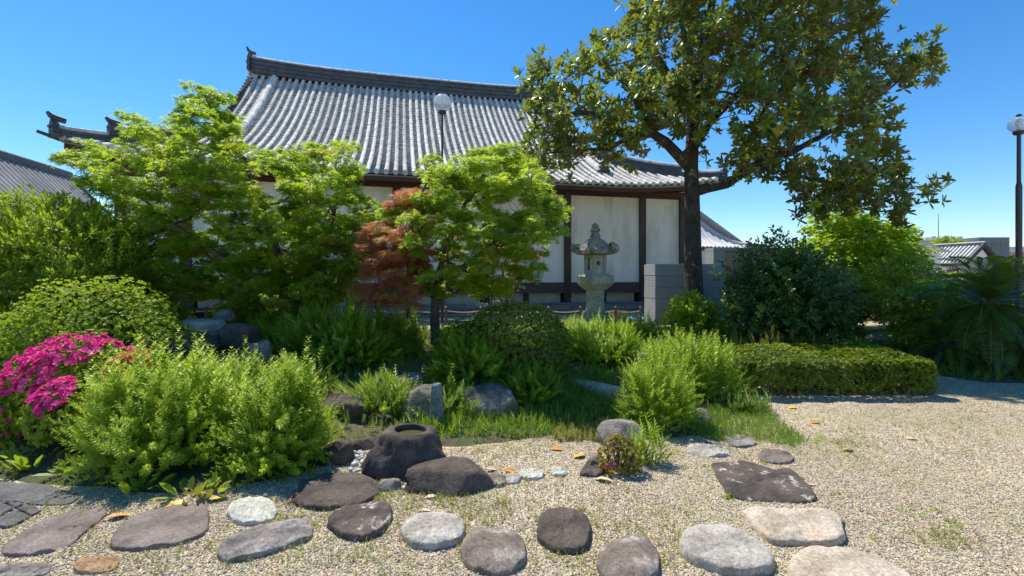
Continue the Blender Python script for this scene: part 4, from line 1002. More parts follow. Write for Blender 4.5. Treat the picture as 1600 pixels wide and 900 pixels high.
class Skel:
    def __init__(s): s.P = []; s.R = []; s.paths = []
    def add(s, pts, r0, r1, ns=7):
        pts = np.asarray(pts, float); n = len(pts); rr = np.linspace(r0, r1, n); s.paths.append((pts, rr, ns)); s.P += list(pts); s.R += list(rr)
    def nearest(s, q, below=.15, minr=0):
        P = np.array(s.P); R = np.array(s.R); d = np.linalg.norm(P-q, axis=1)+np.clip(P[:, 2]-q[2]+below, 0, None)*2.2
        d = np.where(R < minr, 1e9, d); i = int(np.argmin(d)); return P[i], R[i]
    def grow(s, q, r1, bend=.08, n=7, ratio=.6, ns=6, minr=0, below=.15, rmax=1):
        p, R = s.nearest(np.asarray(q), below, minr); bend *= min(1, .7/(np.linalg.norm(p-q)+1e-6)); r0 = min(R*ratio, rmax)
        s.add(curve(p, q, n, bend), max(r0, r1), r1, ns)
    def mesh(s, name, mat, parent, rmin=-1, rmax=9, kind=None):
        V = []; Fl = []; n = 0
        for pts, rr, ns in s.paths:
            if not (rmin <= rr[0] < rmax): continue
            v, f = tube(pts, rr, ns); V.append(v); Fl += [tuple(i+n for i in q) for q in f]; n += len(v)
        if not V: return
        o = mk(name, np.vstack(V)-np.array(parent.location), np.array(Fl), mat, parent, smooth=True)
        if kind: o['kind'] = kind
        return o

def pads_to_leaves(C_, per, rad, flat=.25, down=.0, outward=None, r=None):
    """scatter leaves in drooping flat pads round each pad centre"""
    r = r or rng; N = len(C_); k = per; a = r.uniform(0, 2*math.pi, (N, k)); q = np.sqrt(r.random((N, k)))*np.asarray(rad)[:, None] if not np.isscalar(rad) else np.sqrt(r.random((N, k)))*rad
    dz = r.normal(size=(N, k))*flat*q.mean()-.28*q*q/np.maximum(q.mean()*2, .05)
    tl = r.normal(size=(N, 2))*.22
    x = q*np.cos(a); y = q*np.sin(a)
    P = np.stack([C_[:, 0, None]+x, C_[:, 1, None]+y, C_[:, 2, None]+dz+x*tl[:, :1]+y*tl[:, 1:]], -1).reshape(-1, 3)
    ax = np.stack([np.cos(a), np.sin(a), np.full_like(a, -.35)], -1).reshape(-1, 3)+r.normal(size=(N*k, 3))*.35
    nz = np.stack([np.cos(a)*.25, np.sin(a)*.25, np.ones_like(a)], -1).reshape(-1, 3)+r.normal(size=(N*k, 3))*.38
    return P, nz, ax, np.repeat(r.random(N), k)

def maple(name, label, base, stems, poly, holes, Y0, T, npads, per, padr, leafs, mat, tmplt=T_maple, bark='bark_maple', E=70, cat='tree', group=None, nl=26, extra=None):
    z0 = hh(base[0], base[1]); root = thing(name, label, cat, (base[0], base[1], z0-.03), group=group)
    Cn = inpoly_px(poly, npads, Y0, T, E)
    for h in holes:
        px = Cn[:, 0]/Cn[:, 1]*F+CX; py = HY-(Cn[:, 2]-EYE)/Cn[:, 1]*F; Cn = Cn[poly_dist(np.column_stack([px, py]), h) < 0]
    if extra is not None: Cn = np.vstack([Cn, extra])
    sk = Skel()
    for (pts, r0, r1) in stems: sk.add(np.array(pts), r0, r1, 9)
    ii = rng.permutation(len(Cn))
    for i in ii[:nl]: sk.grow(Cn[i]-[0, 0, .05], .010, .10, 9, .6, 6, .012, .1, .05)
    for i in ii[nl:]: sk.grow(Cn[i]-[0, 0, .03], .003, .10, 5, .5, 4, .0035, .05, .012)
    sk.mesh('trunk', M[bark], root, .02); sk.mesh('twigs', M['twig_dark'], root, -1, .02, 'stuff')
    P, nz, ax, rd = pads_to_leaves(Cn, per, padr*rng.uniform(.7, 1.25, len(Cn)))
    foliage('leaves', tmplt, P, nz, leafs*rng.uniform(.7, 1.2, len(P)), M[mat], root, ax, rd*.75+rng.random(len(P))*.35)
    return root

def shrub(name, label, base, rad, T, n, size, mat, cat='shrub', group=None, zc=.42, lumpy=.14, shell=(.80, 1.02), lean=.35, stems=8, stem_mat='twig_dark', seed=1, bottom=-.75, core=None, stemr=.012, freq=2.4):
    """leafy dome: rad=(rx,ry,rz) about a centre lifted zc*rz above the base"""
    z0 = hh(base[0], base[1]); root = thing(name, label, cat, (base[0], base[1], z0-.02), group=group)
    rad = np.array(rad, float); c = np.array([base[0], base[1], z0+rad[2]*zc])
    D = unit(rng.normal(size=(n*3, 3))); D = D[D[:, 2] > bottom][:n]
    f = 1+lumpy*lump(D*1.0, seed, freq, 3); s = rng.uniform(shell[0], shell[1], len(D))
    P = c+D*rad*(f*s)[:, None]; ok = P[:, 2] > z0+.01; P, D = P[ok], D[ok]
    z = unit(D/rad*rad.mean()+[0, 0, lean]+rng.normal(size=(len(D), 3))*.45)
    foliage('leaves', T, P, z, size*rng.uniform(.7, 1.25, len(P)), M[mat], root, rnd=np.clip(.5+.35*lump(P, seed+3, 3, 2)+rng.normal(size=len(P))*.25, 0, 1))
    sk = Skel()
    for k in range(stems):
        a = rng.uniform(0, 6.28); q = rng.uniform(.3, .8); d = np.array([math.cos(a)*q, math.sin(a)*q, rng.uniform(.0, .6)])
        p0 = np.array([base[0]+.12*rad[0]*math.cos(a), base[1]+.12*rad[1]*math.sin(a), z0-.03]); sk.add(curve(p0, c+d*rad*.85, 7, .08), stemr, .004, 5)
        for m in range(3):
            d2 = unit(rng.normal(size=(1, 3)))[0]; d2[2] = abs(d2[2])*.6; sk.grow(c+d2*rad*.8, .003, .1, 5, .6, 4)
    sk.mesh('stems', M[stem_mat], root)
    return root

def feather(name, label, base, rad, n, L, mat, T=T_shoot, seed=1, cat='shrub', group=None, spikes=30, zc=.15):
    """arching shoots radiating from a crown, filling a dome"""
    z0 = hh(base[0], base[1]); root = thing(name, label, cat, (base[0], base[1], z0-.02), group=group); rad = np.array(rad)
    D = unit(rng.normal(size=(n*2, 3))*[1, 1, .9]); D[:, 2] = np.abs(D[:, 2])*1.0-.12; D = unit(D)[:n]
    n = int(n*1.05); D = unit(rng.normal(size=(n*2, 3))*[1, 1, .9]); D[:, 2] = np.abs(D[:, 2])*1.0-.12; D = unit(D)[:n]; f = 1+.40*lump(D, seed, 3.4, 3); q = rng.uniform(.35, .84, n)
    P = np.array([base[0], base[1], z0+rad[2]*zc])+D*rad*(f*q)[:, None]; P[:, 2] = np.maximum(P[:, 2], z0+.01)
    up = rng.uniform(.1, 1.1, n)[:, None]; z = unit(D+np.array([0, 0, 1.])*up+rng.normal(size=(n, 3))*.36)
    foliage('shoots', T, P, z, L*rng.uniform(.65, 1.15, n), M[mat], root, rnd=np.clip(.5+.3*lump(P, seed+3, 3, 2)+.25*rng.normal(size=n), 0, 1))
    if spikes:
        D = D[rng.permutation(len(D))[:spikes]]; D[:, 2] = np.abs(D[:, 2]); P = np.array([base[0], base[1], z0+rad[2]*zc])+D*rad*.8*[1, 1, 1]; P[:, 2] = z0+rad[2]*(.35+.5*np.clip(D[:, 2], 0, 1))*rng.uniform(.85, 1.1, len(P))
        foliage('spikes', T, P, rng.normal(size=(len(P), 3))*.08+[0, 0, 1], L*rng.uniform(1.1, 1.9, len(P)), M[mat], root)
    sk = Skel()
    for k in range(14):
        d = D[rng.integers(len(D))]; p0 = np.array([base[0]+rng.normal()*.04, base[1]+rng.normal()*.04, z0-.02]); sk.add(curve(p0, np.array([base[0], base[1], z0+rad[2]*zc])+d*rad*.6, 6, .06), .006, .003, 4)
    sk.mesh('stems', M['twig'], root)
    return root
def G2(px, Y): return ((px-CX)/F*Y, Y)
def Z(py, Y): return EYE-(py-HY)/F*Y

# ------------------------------------------------------------------ the maples
Y = 7.8; bx_, by_ = G2(442, Y); zb = hh(bx_, by_)
def A(px, py, Y): return at(px, py, Y)
polyL = [(100, 245), (108, 225), (150, 208), (195, 205), (190, 180), (212, 172), (240, 196), (272, 206), (270, 178), (285, 175), (300, 150), (288, 138), (322, 128), (352, 150), (348, 172), (385, 190), (392, 215), (430, 222), (470, 235), (500, 222), (548, 226), (556, 262), (540, 285), (555, 305), (585, 312), (600, 335), (612, 365), (600, 400), (585, 425), (560, 440), (560, 462), (520, 480), (500, 520), (440, 530), (380, 520), (330, 495), (270, 470), (240, 462), (195, 452), (175, 430), (200, 410), (215, 380), (190, 345), (215, 322), (180, 318), (160, 300), (130, 280)]
holesL = [[(400, 262), (440, 268), (450, 290), (425, 300), (395, 285)], [(545, 285), (600, 285), (600, 312), (560, 305), (548, 296)], [(205, 375), (245, 378), (245, 398), (212, 400)], [(280, 462), (345, 468), (345, 500), (270, 500)], [(240, 200), (268, 205), (262, 225), (235, 212)]]
stL = [([A(440, 560, Y), A(442, 500, Y), A(444, 440, Y), A(430, 380, Y-.1), A(410, 320, Y), A(385, 260, Y+.2), A(345, 200, Y+.2), A(325, 160, Y+.1)], .085, .02),
       ([A(432, 560, Y), A(412, 490, Y-.3), A(380, 430, Y-.6), A(330, 390, Y-.8), A(270, 350, Y-.7), A(210, 300, Y-.5)], .07, .018),
       ([A(448, 555, Y), A(462, 480, Y-.2), A(490, 410, Y-.4), A(520, 350, Y-.3), A(530, 280, Y-.1)], .06, .015),
       ([A(436, 540, Y), A(400, 470, Y+.4), A(350, 420, Y+.7), A(290, 370, Y+.8)], .05, .015)]
maple('green_maple', 'large spreading green maple with many stems at left of the hall', (bx_, by_), stL, polyL, holesL, Y, 1.35, 560, 95, .20, .072, 'maple', extra=inpoly_px([(200, 350), (300, 320), (420, 310), (520, 320), (585, 350), (590, 400), (550, 450), (480, 500), (400, 505), (300, 470), (215, 440)], 190, 7.8, 1.0, 60))
Y = 6.9; bx_, by_ = G2(680, Y)
polyC = [(590, 355), (600, 325), (640, 310), (660, 270), (672, 240), (690, 250), (706, 262), (722, 240), (760, 232), (790, 222), (812, 236), (842, 262), (850, 290), (868, 312), (892, 350), (872, 362), (862, 385), (850, 410), (842, 438), (800, 430), (790, 458), (750, 464), (700, 462), (650, 458), (636, 440), (640, 410), (612, 392), (600, 375)]
holesC = [[(625, 285), (655, 275), (655, 300), (630, 305)]]
stC = [([A(680, 575, Y), A(681, 540, Y), A(679, 500, Y), A(680, 470, Y), A(684, 440, Y), A(692, 400, Y), A(712, 350, Y), A(735, 300, Y), A(770, 255, Y)], .092, .018),
       ([A(682, 470, Y), A(720, 420, Y-.2), A(770, 380, Y-.3), A(820, 350, Y-.2)], .055, .014), ([A(680, 470, Y), A(660, 420, Y-.2), A(640, 370, Y-.3), A(650, 320, Y-.2), A(672, 275, Y-.1)], .05, .012)]
maple('green_maple', 'smaller pale green maple with a straight stout trunk in the centre', (bx_, by_), stC, polyC, holesC, Y, 1.0, 310, 95, .165, .064, 'maple2', E=50, bark='bark_maple')
Y = 7.9; bx_, by_ = G2(640, Y)
polyR = [(598, 320), (640, 292), (660, 298), (668, 325), (620, 345), (660, 365), (665, 410), (652, 450), (640, 480), (600, 485), (562, 470), (556, 450), (580, 425), (568, 395), (562, 370), (590, 352)]
maple('red_maple', 'weeping red leaved maple between the two green maples', (bx_, by_), [([A(640, 560, Y), A(640, 500, Y), A(630, 440, Y), A(618, 390, Y), A(628, 340, Y)], .05, .012)], polyR, [], Y-1.25, .4, 100, 90, .16, .08, 'maple_red', T_red, E=40, nl=10)
Yr = 7.3
maple('red_maple', 'small reddish maple glimpsed through the right half of the centre maple', G2(790, 8.3), [([A(790, 550, 8.3), A(792, 480, 8.3), A(785, 420, 8.2), A(800, 380, 8.1)], .03, .01)], [(690, 370), (745, 360), (820, 372), (852, 385), (860, 425), (820, 440), (760, 430), (700, 410)], [], 8.1, .3, 24, 60, .15, .065, 'maple_red', T_red, E=40, nl=6)
# yellow green thin shrub before the hall
maple('thin_shrub', 'thin yellow green shrub with bare reddish twigs right of the centre maple trunk', G2(775, 8.6), [([A(775, 545, 8.6), A(778, 500, 8.6), A(770, 460, 8.6)], .015, .006), ([A(778, 545, 8.6), A(800, 500, 8.6), A(822, 482, 8.6)], .012, .004), ([A(772, 545, 8.6), A(750, 500, 8.6), A(745, 460, 8.6)], .012, .004)], [(735, 440), (780, 425), (812, 432), (815, 470), (790, 500), (770, 520), (745, 515), (735, 480)], [], 8.6, .3, 34, 30, .12, .04, 'azalea_warm', T_round, E=30, nl=12, cat='shrub')

# ------------------------------------------------------------------ magnolia
def magnolia():
    Y = 11.5; bx_, by_ = G2(1086, Y); zb = hh(bx_, by_); root = thing('magnolia_tree', 'tall evergreen magnolia with dark trunk and large glossy leaves in front of the hall', 'tree', (bx_, by_, zb-.05))
    poly = [(814, 116), (825, 100), (850, 92), (880, 78), (900, 66), (925, 72), (945, 48), (965, 40), (985, 5), (985, -70), (1040, -150), (1150, -190), (1260, -160), (1330, -90), (1345, -20), (1372, 12), (1376, 32), (1350, 50), (1335, 70), (1372, 68), (1400, 80), (1436, 66), (1470, 92), (1462, 118), (1440, 140), (1395, 135), (1382, 160), (1402, 182), (1398, 205), (1370, 215), (1400, 230), (1414, 255), (1400, 278), (1440, 280), (1470, 298), (1440, 312), (1420, 340), (1380, 345), (1340, 330), (1300, 330), (1250, 345), (1230, 315), (1245, 290), (1210, 265), (1190, 280), (1130, 270), (1110, 245), (1060, 240), (1010, 232), (990, 245), (960, 240), (930, 250), (880, 258), (840, 268), (812, 255), (800, 238), (830, 215), (828, 195), (815, 175), (842, 155), (822, 135), (800, 128)]
    holes = [[(1040, 205), (1072, 190), (1075, 262), (1040, 255), (1010, 232)], [(1098, 200), (1130, 188), (1160, 215), (1150, 260), (1100, 262)], [(930, 130), (960, 120), (965, 145), (935, 150)], [(855, 110), (882, 100), (900, 120), (870, 132)], [(1250, 215), (1280, 210), (1300, 240), (1262, 262), (1235, 240)], [(1180, 290), (1240, 280), (1250, 330), (1180, 330)]]
    Cn = inpoly_px(poly, 860, Y, 2.6, 150)
    px = Cn[:, 0]/Cn[:, 1]*F+CX; py = HY-(Cn[:, 2]-EYE)/Cn[:, 1]*F
    for h in holes: 
        k = poly_dist(np.column_stack([px, py]), h) < 0; Cn, px, py = Cn[k], px[k], py[k]
    sk = Skel(); a = lambda x, y, d=0: at(x, y, Y+d)
    sk.add([a(1086, 520), a(1085, 480), a(1083, 420), a(1082, 360), a(1081, 300), a(1080, 260), a(1082, 210), a(1086, 160), a(1093, 100), a(1105, 40), a(1118, -20), a(1130, -90), a(1140, -150)], .25, .05, 14)
    sk.P = sk.P[4:]; sk.R = sk.R[4:]
    sk.add([a(1080, 265), a(1062, 245, -.1), a(1040, 222, -.2), a(1018, 208, -.3), a(985, 214, -.4), a(960, 205, -.4), a(935, 180, -.5), a(905, 175, -.6), a(865, 185, -.6), a(835, 175, -.6)], .15, .03, 9)
    sk.add([a(985, 214, -.4), a(950, 232, -.5), a(900, 235, -.6), a(850, 240, -.7)], .06, .02, 7)
    sk.add([a(1018, 208, -.3), a(1000, 170, -.5), a(975, 130, -.6), a(940, 95, -.7)], .08, .02, 7)
    sk.add([a(1084, 300), a(1105, 294, -.1), a(1135, 288, -.2), a(1165, 268, -.3), a(1200, 245, -.4), a(1235, 240, -.4), a(1265, 222, -.4), a(1310, 200, -.3), a(1350, 170, -.2), a(1400, 130, -.1)], .14, .025, 9)
    sk.add([a(1200, 245, -.4), a(1222, 268, -.6), a(1270, 280, -.7), a(1330, 290, -.8), a(1400, 300, -.8)], .06, .018, 7)
    sk.add([a(1081, 235), a(1110, 190, .2), a(1150, 150, .4), a(1200, 95, .5), a(1235, 40, .6), a(1250, -30, .6)], .12, .03, 8)
    sk.add([a(1160, 268, -.3), a(1170, 220, -.1), a(1195, 170, 0), a(1235, 120, 0), a(1290, 80, 0)], .08, .02, 7)
    sk.add([a(1084, 190), a(1060, 140, .3), a(1030, 90, .4), a(1010, 30, .5)], .10, .03, 8)
    sk.add([a(1090, 120), a(1070, 60, -.3), a(1050, -20, -.4)], .08, .03, 8)
    ii = rng.permutation(len(Cn))
    for i in ii[:80]: sk.grow(Cn[i], .012, .06, 9, .5, 6, .02, .1, .05)
    for i in ii[80:]: sk.grow(Cn[i], .006, .07, 6, .5, 5, .008, .05, .016)
    # leaf whorls at twig ends around every centre
    k = 5; P = np.repeat(Cn, k, 0)+rng.normal(size=(len(Cn)*k, 3))*.17
    for q in P[::3]: sk.grow(q, .004, .12, 4, .6, 4, .004, .03, .008)
    sk.mesh('trunk', M['bark_dark'], root, .045); sk.mesh('twigs', M['twig'], root, -1, .045, 'stuff')
    crown_c = at(1130, 120, Y); D = unit(P-crown_c); z = unit(D*.5+[0, 0, .75]+rng.normal(size=(len(P), 3))*.5)
    R0 = rng.random(len(P))**1.2; foliage('leaves', T_mag, P, z, .235*rng.uniform(.7, 1.15, len(P)), M['magnolia'], root, rnd=R0, jit=.13)
    # the leaves that show largest, one object each
    near = P[np.argsort(P[:, 1]+rng.random(len(P))*1.5)[:300]]; pm = None
    for q in near:
        if pm is None:
            o = mk('leaf', T_leaf[0]*.17, T_leaf[1], M['magnolia'], root, rnd=np.array([.35]*4)); pm = [o.data]
            for v in (.15, .6, .88): 
                m2 = o.data.copy(); m2.attributes['rnd'].data.foreach_set('value', np.array([v]*4, dtype=np.float32)); pm.append(m2)
        else: o = bpy.data.objects.new('leaf', random.choice(pm)); C.objects.link(o); o.parent = root
        o.location = tuple(q+rng.normal(size=3)*.03-np.array(root.location)); o.rotation_euler = tuple(rng.uniform((-.7, -.9, 0), (.7, .5, 6.28)))
magnolia()

# ------------------------------------------------------------------ left side shrubs
def big(px, Y): return G2(px, Y)
Y = 7.3; z0 = hh(*G2(80, Y))
shrub('evergreen_shrub', 'big rounded evergreen shrub with glossy pointed leaves at the left edge', G2(72, Y), (1.60, 1.1, 1.33), T_sprig, 6500, .21, 'broad', zc=.92, lumpy=.2, shell=(.6, 1.03), seed=11, stems=10, stemr=.03, bottom=-.9)
shrub('evergreen_shrub', 'dark part shaded shrub filling the gap under the left maple edge', G2(205, 7.6), (.8, .6, .62), T_sprig, 900, .22, 'broad', zc=.8, seed=12)
shrub('azalea_shrub', 'clipped light green azalea mound behind the pink azalea', G2(158, 5.4), (.98, .6, .72), T_ros, 4200, .038, 'azalea', zc=.78, lumpy=.22, shell=(.8, 1.04), seed=13, bottom=-.6)
shrub('azalea_shrub', 'green azalea mound touching the left edge behind the flowers', G2(-5, 5.5), (.6, .5, .60), T_ros, 1800, .038, 'azalea', zc=.70, lumpy=.10, shell=(.86, 1.02), seed=14)
# the pink azalea with its flowers
def pink_azalea(label, px, Y, rad, zc, n, nf, seed, fl_dir, spread, mat='pink', fs=.034, w=.35, leafm='azalea', group=None):
    t = shrub('flowering_azalea', label, G2(px, Y), rad, T_ros, n, .034, leafm, cat='azalea', zc=zc, lumpy=.13, shell=(.80, 1.0), seed=seed, group=group)
    x, y = G2(px, Y); z0 = hh(x, y); c = np.array([x, y, z0+rad[2]*zc]); D = unit(rng.normal(size=(nf*14, 3))); 
    g = lump(D, seed+5, 3.0, 3); sc = D@unit(np.array([fl_dir]))[0]+w*g; D = D[np.argsort(-sc)][:int(nf*spread)]; D = D[rng.permutation(len(D))[:nf]]
    f = 1+.13*lump(D, seed, 2.4, 3); P = c+D*np.array(rad)*(f*rng.uniform(.98, 1.06, len(D)))[:, None]
    foliage('blossoms', T_flower, P, unit(D+[0, -.15, .3]+rng.normal(size=(len(D), 3))*.35), fs*rng.uniform(.8, 1.15, len(D)), M[mat], t, rnd=rng.random(len(D)), jit=.1)
    return t
pink_azalea('azalea covered in bright magenta flowers at the left', 122, 4.5, (.66, .45, .52), .74, 3400, 430, 21, (-.15, -.4, 1), 2.4, w=1.1, fs=.038)
pink_azalea('low azalea with a smaller magenta flower cluster in front of the big one', 98, 4.05, (.30, .22, .30), 1.0, 900, 130, 22, (.1, -.6, 1), 1.4)
pink_azalea('azalea with reddish pink flowers among the feathery shoots', 205, 4.15, (.28, .24, .34), 1.3, 900, 170, 23, (.1, -.4, 1), 1.6, 'salmon', .030)
# feathery shrubs
feather('feathery_shrub', 'large feathery yellow green shrub at lower left', G2(262, 3.95), (.72, .52, .72), 1500, .29, 'spirea', seed=31, spikes=60)
feather('feathery_shrub', 'feathery yellow green shrub with tall spikes left of the water basin', G2(438, 3.85), (.40, .34, .56), 750, .28, 'spirea', seed=32, spikes=46)
feather('feathery_shrub', 'low feathery shoots behind the pink azalea and the big feathery shrub', G2(350, 4.7), (.55, .4, .45), 500, .24, 'spirea', seed=33, spikes=30)
feather('feathery_shrub', 'compact bright yellow green feathery shrub by the small flowering azalea', G2(1027, 4.85), (.46, .40, .68), 1100, .17, 'spirea', seed=34, spikes=20)
feather('feathery_shrub', 'wide feathery shrub behind the compact bright one', G2(1080, 5.95), (.66, .5, .66), 1100, .22, 'spirea', seed=35, spikes=45)
# clipped dark shrub mass at centre
shrub('clipped_shrub', 'dark clipped shrub with smooth rounded side right of the centre maple trunk', G2(805, 6.2), (.72, .6, .62), T_ros, 4200, .034, 'hedge', zc=.50, lumpy=.06, shell=(.88, 1.01), seed=41)
shrub('clipped_shrub', 'loose dark shrub around the foot of the centre maple', G2(735, 6.1), (.50, .4, .40), T_ros, 1800, .042, 'hedge', zc=.5, lumpy=.16, shell=(.75, 1.03), seed=42)
feather('tall_weeds', 'dark green weeds with upright feathery spikes left of the centre maple trunk', G2(535, 6.3), (.85, .5, .62), 900, .30, 'weed', T_shoot2, 43, 'weeds', spikes=50)
feather('tall_weeds', 'leafy weeds in shade between the two green maples', G2(615, 6.9), (.6, .4, .45), 420, .26, 'weed', T_weed, 44, 'weeds', spikes=20)
feather('tall_weeds', 'soft green weeds hanging over the rocks under the clipped shrub', G2(740, 5.7), (.55, .3, .45), 420, .24, 'weed', T_shoot2, 45, 'weeds', spikes=10)
feather('tall_weeds', 'fresh bright green weeds in front of the stone lantern', G2(920, 7.5), (.85, .8, .40), 1700, .24, 'bright', T_shoot2, 46, 'weeds', spikes=60)
feather('tall_weeds', 'bright green weeds right of the stone lantern foot', G2(985, 9.3), (.9, .5, .25), 500, .20, 'bright', T_weed, 47, 'weeds', spikes=30)
feather('tall_weeds', 'green weeds under the dark shrub right of the magnolia', G2(1150, 7.6), (.9, .5, .28), 450, .24, 'weed', T_weed, 48, 'weeds', spikes=20)
feather('tall_weeds', 'dark ground weeds at the foot of the left maple', G2(440, 6.6), (.8, .5, .36), 500, .26, 'weed', T_weed, 49, 'weeds', spikes=12)
feather('tall_weeds', 'sunny weeds in front of the log shaped rock', G2(925, 5.2), (.35, .2, .12), 260, .12, 'grass', T_weed, 50, 'weeds', spikes=6)
feather('tall_weeds', 'weeds with a few red leaves beside the pointed rock', G2(440, 5.2), (.6, .4, .26), 300, .2, 'weed', T_weed, 51, 'weeds', spikes=10)
# dry fern fronds
def fern(px, py, Y, label, n=6, L=.34, mat='fern_dry', up=.3, cat='fern', name='fern', nl=18, w=.09, droop=.55):
    c = at(px, py, Y); t = thing(name, label, cat, (c[0], c[1], hh(c[0], c[1]))); zoff = c[2]-t.location.z
    for k in range(n):
        a = 2*math.pi*k/n+rng.normal()*.3; q = []; l = L*rng.uniform(.8, 1.15); pr = None
        for i in range(nl):
            u = (i+1)/nl; r_ = l*u; z = l*(up*1.5*u-droop*u*u*1.3); ww = w*l/.34*math.sin(math.pi*(u*.86+.1))**.8
            p = (r_*math.cos(a), r_*math.sin(a), z+zoff)
            for sg in (1, -1): q.append(kite(a+sg*1.25, ww, .010*l/.34, base=p, up=-.1*ww))
            if pr is not None: q.append([(pr[0], pr[1], pr[2]-.002), (p[0], p[1], p[2]-.002), (p[0], p[1], p[2]+.002), (pr[0], pr[1], pr[2]+.002)])
            pr = p
        V, Fc = tmpl(q); mk('frond', V, Fc, M[mat], t, rnd=rng.random(len(Fc)))
    MB().tube([(0, .45, -.02), (0, .02, zoff+.01)], [.012, .008], 5).build('stalk', M['twig'], t)
    return t
fern(862, 552, 5.75, 'dry brown and yellow fern at the right side of the clipped dark shrub', 7, .30)
fern(806, 545, 5.6, 'brown fern fronds on the face of the clipped dark shrub', 5, .22)

# small azalea, shrubs at magnolia foot
sa_ = shrub('flowering_azalea', 'little azalea with two pink flowers growing in the gravel', G2(968, 3.72), (.17, .14, .18), T_ros, 420, .026, 'azalea_warm', cat='azalea', zc=.55, lumpy=.15, seed=61, stems=14, stemr=.004, stem_mat='twig')
for (px, py) in ((949, 727), (960, 726)):
    p = at(px, py, 3.56); V, Fc = T_flower; mk('blossom', V*.020, Fc, M['pink'], sa_, loc=tuple(p-np.array(sa_.location)), rnd=rng.random(len(Fc)), rot=(1.2, 0, .3))
feather('feathery_shrub', 'small tuft of bright lance leaved shoots behind the little azalea', G2(1010, 3.9), (.16, .13, .20), 60, .15, 'bright', T_weed, 62, spikes=10)
shrub('leafy_shrub', 'small leafy shrub glowing yellow green at the foot of the magnolia', G2(1080, 10.2), (.40, .36, .40), T_sprig_w, 330, .28, 'bright', zc=.85, lumpy=.15, shell=(.6, 1.02), seed=63)
feather('tall_weeds', 'slender pale weeds between the magnolia foot and the dark shrub', G2(1130, 9.9), (.4, .3, .55), 120, .3, 'bright', T_weed, 64, 'weeds', spikes=16)

# ------------------------------------------------------------------ hedge
hx0, hx1, hy0, hy1 = 2.95, 5.62, 5.9, 7.15
hd = thing('box_hedge', 'low clipped box hedge along the edge of the gravel', 'hedge', ((hx0+hx1)/2, (hy0+hy1)/2, 0))
def hedge():
    n = 15000; H = .50; P = []; D = []
    ar = [((hx1-hx0)*(hy1-hy0), 't'), ((hx1-hx0)*H, 'f'), ((hx1-hx0)*H*.4, 'b'), ((hy1-hy0)*H, 'l'), ((hy1-hy0)*H, 'r')]; S_ = sum(a for a, _ in ar)
    for a, k in ar:
        m = int(n*a/S_); x = rng.uniform(hx0, hx1, m); y = rng.uniform(hy0, hy1, m); z = rng.uniform(.06, H, m); o = np.zeros(m)
        if k == 't': p = np.column_stack([x, y, o+H]); d = (0, 0, 1)
        if k == 'f': 
            z = H*(1-rng.random(m)**1.1*.93); p = np.column_stack([x, o+hy0, z]); d = (0, -1, 0)
        if k == 'b': p = np.column_stack([x, o+hy1, z]); d = (0, 1, 0)
        if k == 'l': p = np.column_stack([o+hx0, y, z]); d = (-1, 0, 0)
        if k == 'r': p = np.column_stack([o+hx1, y, z]); d = (1, 0, 0)
        P.append(p); D.append(np.tile(d, (m, 1)))
    P = np.vstack(P); D = np.vstack(D).astype(float)
    # round the edges and waver the faces
    c = np.array([(hx0+hx1)/2, (hy0+hy1)/2, H*.45]); h = np.array([(hx1-hx0)/2, (hy1-hy0)/2, H*.55]); q = (P-c)/h
    m = (np.abs(q[:, 0])**9+np.abs(q[:, 1])**9+np.clip(q[:, 2], 0, 9)**9)**(1/9); q = q/np.maximum(m, 1)[:, None]
    depth = rng.random(len(P))**2*.09; P = c+q*h-D*depth[:, None]+D*(.055*lump(P, 71, 3.2, 3)+.045*lump(P, 72, 11, 2))[:, None]
    P[:, 1] += .10*(P[:, 0]-hx0)*0; under = (P[:, 2] < .2) & (D[:, 1] < 0); P[under, 1] += (.2-P[under, 2])*.5
    P = P[~((P[:, 2] < .12) & (rng.random(len(P)) < .6))]; D = D[:len(P)]
    z = unit(unit(P-c)+[0, -.0, .5]+rng.normal(size=(len(P), 3))*.5)
    foliage('leaves', T_ros, P, z, .031*rng.uniform(.6, 1.5, len(P)), M['hedge'], hd, rnd=np.clip(.45+.35*lump(P, 74, 4, 3)+.3*rng.normal(size=len(P)), 0, 1))
    sk = Skel()
    for x in np.arange(hx0+.1, hx1, .16):
        for y in (hy0+.2, hy0+.6, hy1-.3):
            for k in range(4):
                p = np.array([x+rng.normal()*.03, y+rng.normal()*.04, -.02]); e = p+[rng.normal()*.14, rng.normal()*.12-.03, rng.uniform(.32, .46)]; sk.add(curve(p, e, 5, .1), .010, .003, 4)
    sk.mesh('stems', M['twig'], hd)
    MB().box(hx0+.15, hx1-.15, hy0+.32, hy1-.2, .04, H-.10).build('dark_core', M['wood_dark'], hd, loc=tuple(-np.array(hd.location)))  # opaque dark box added inside so the hedge is not see-through
hedge()

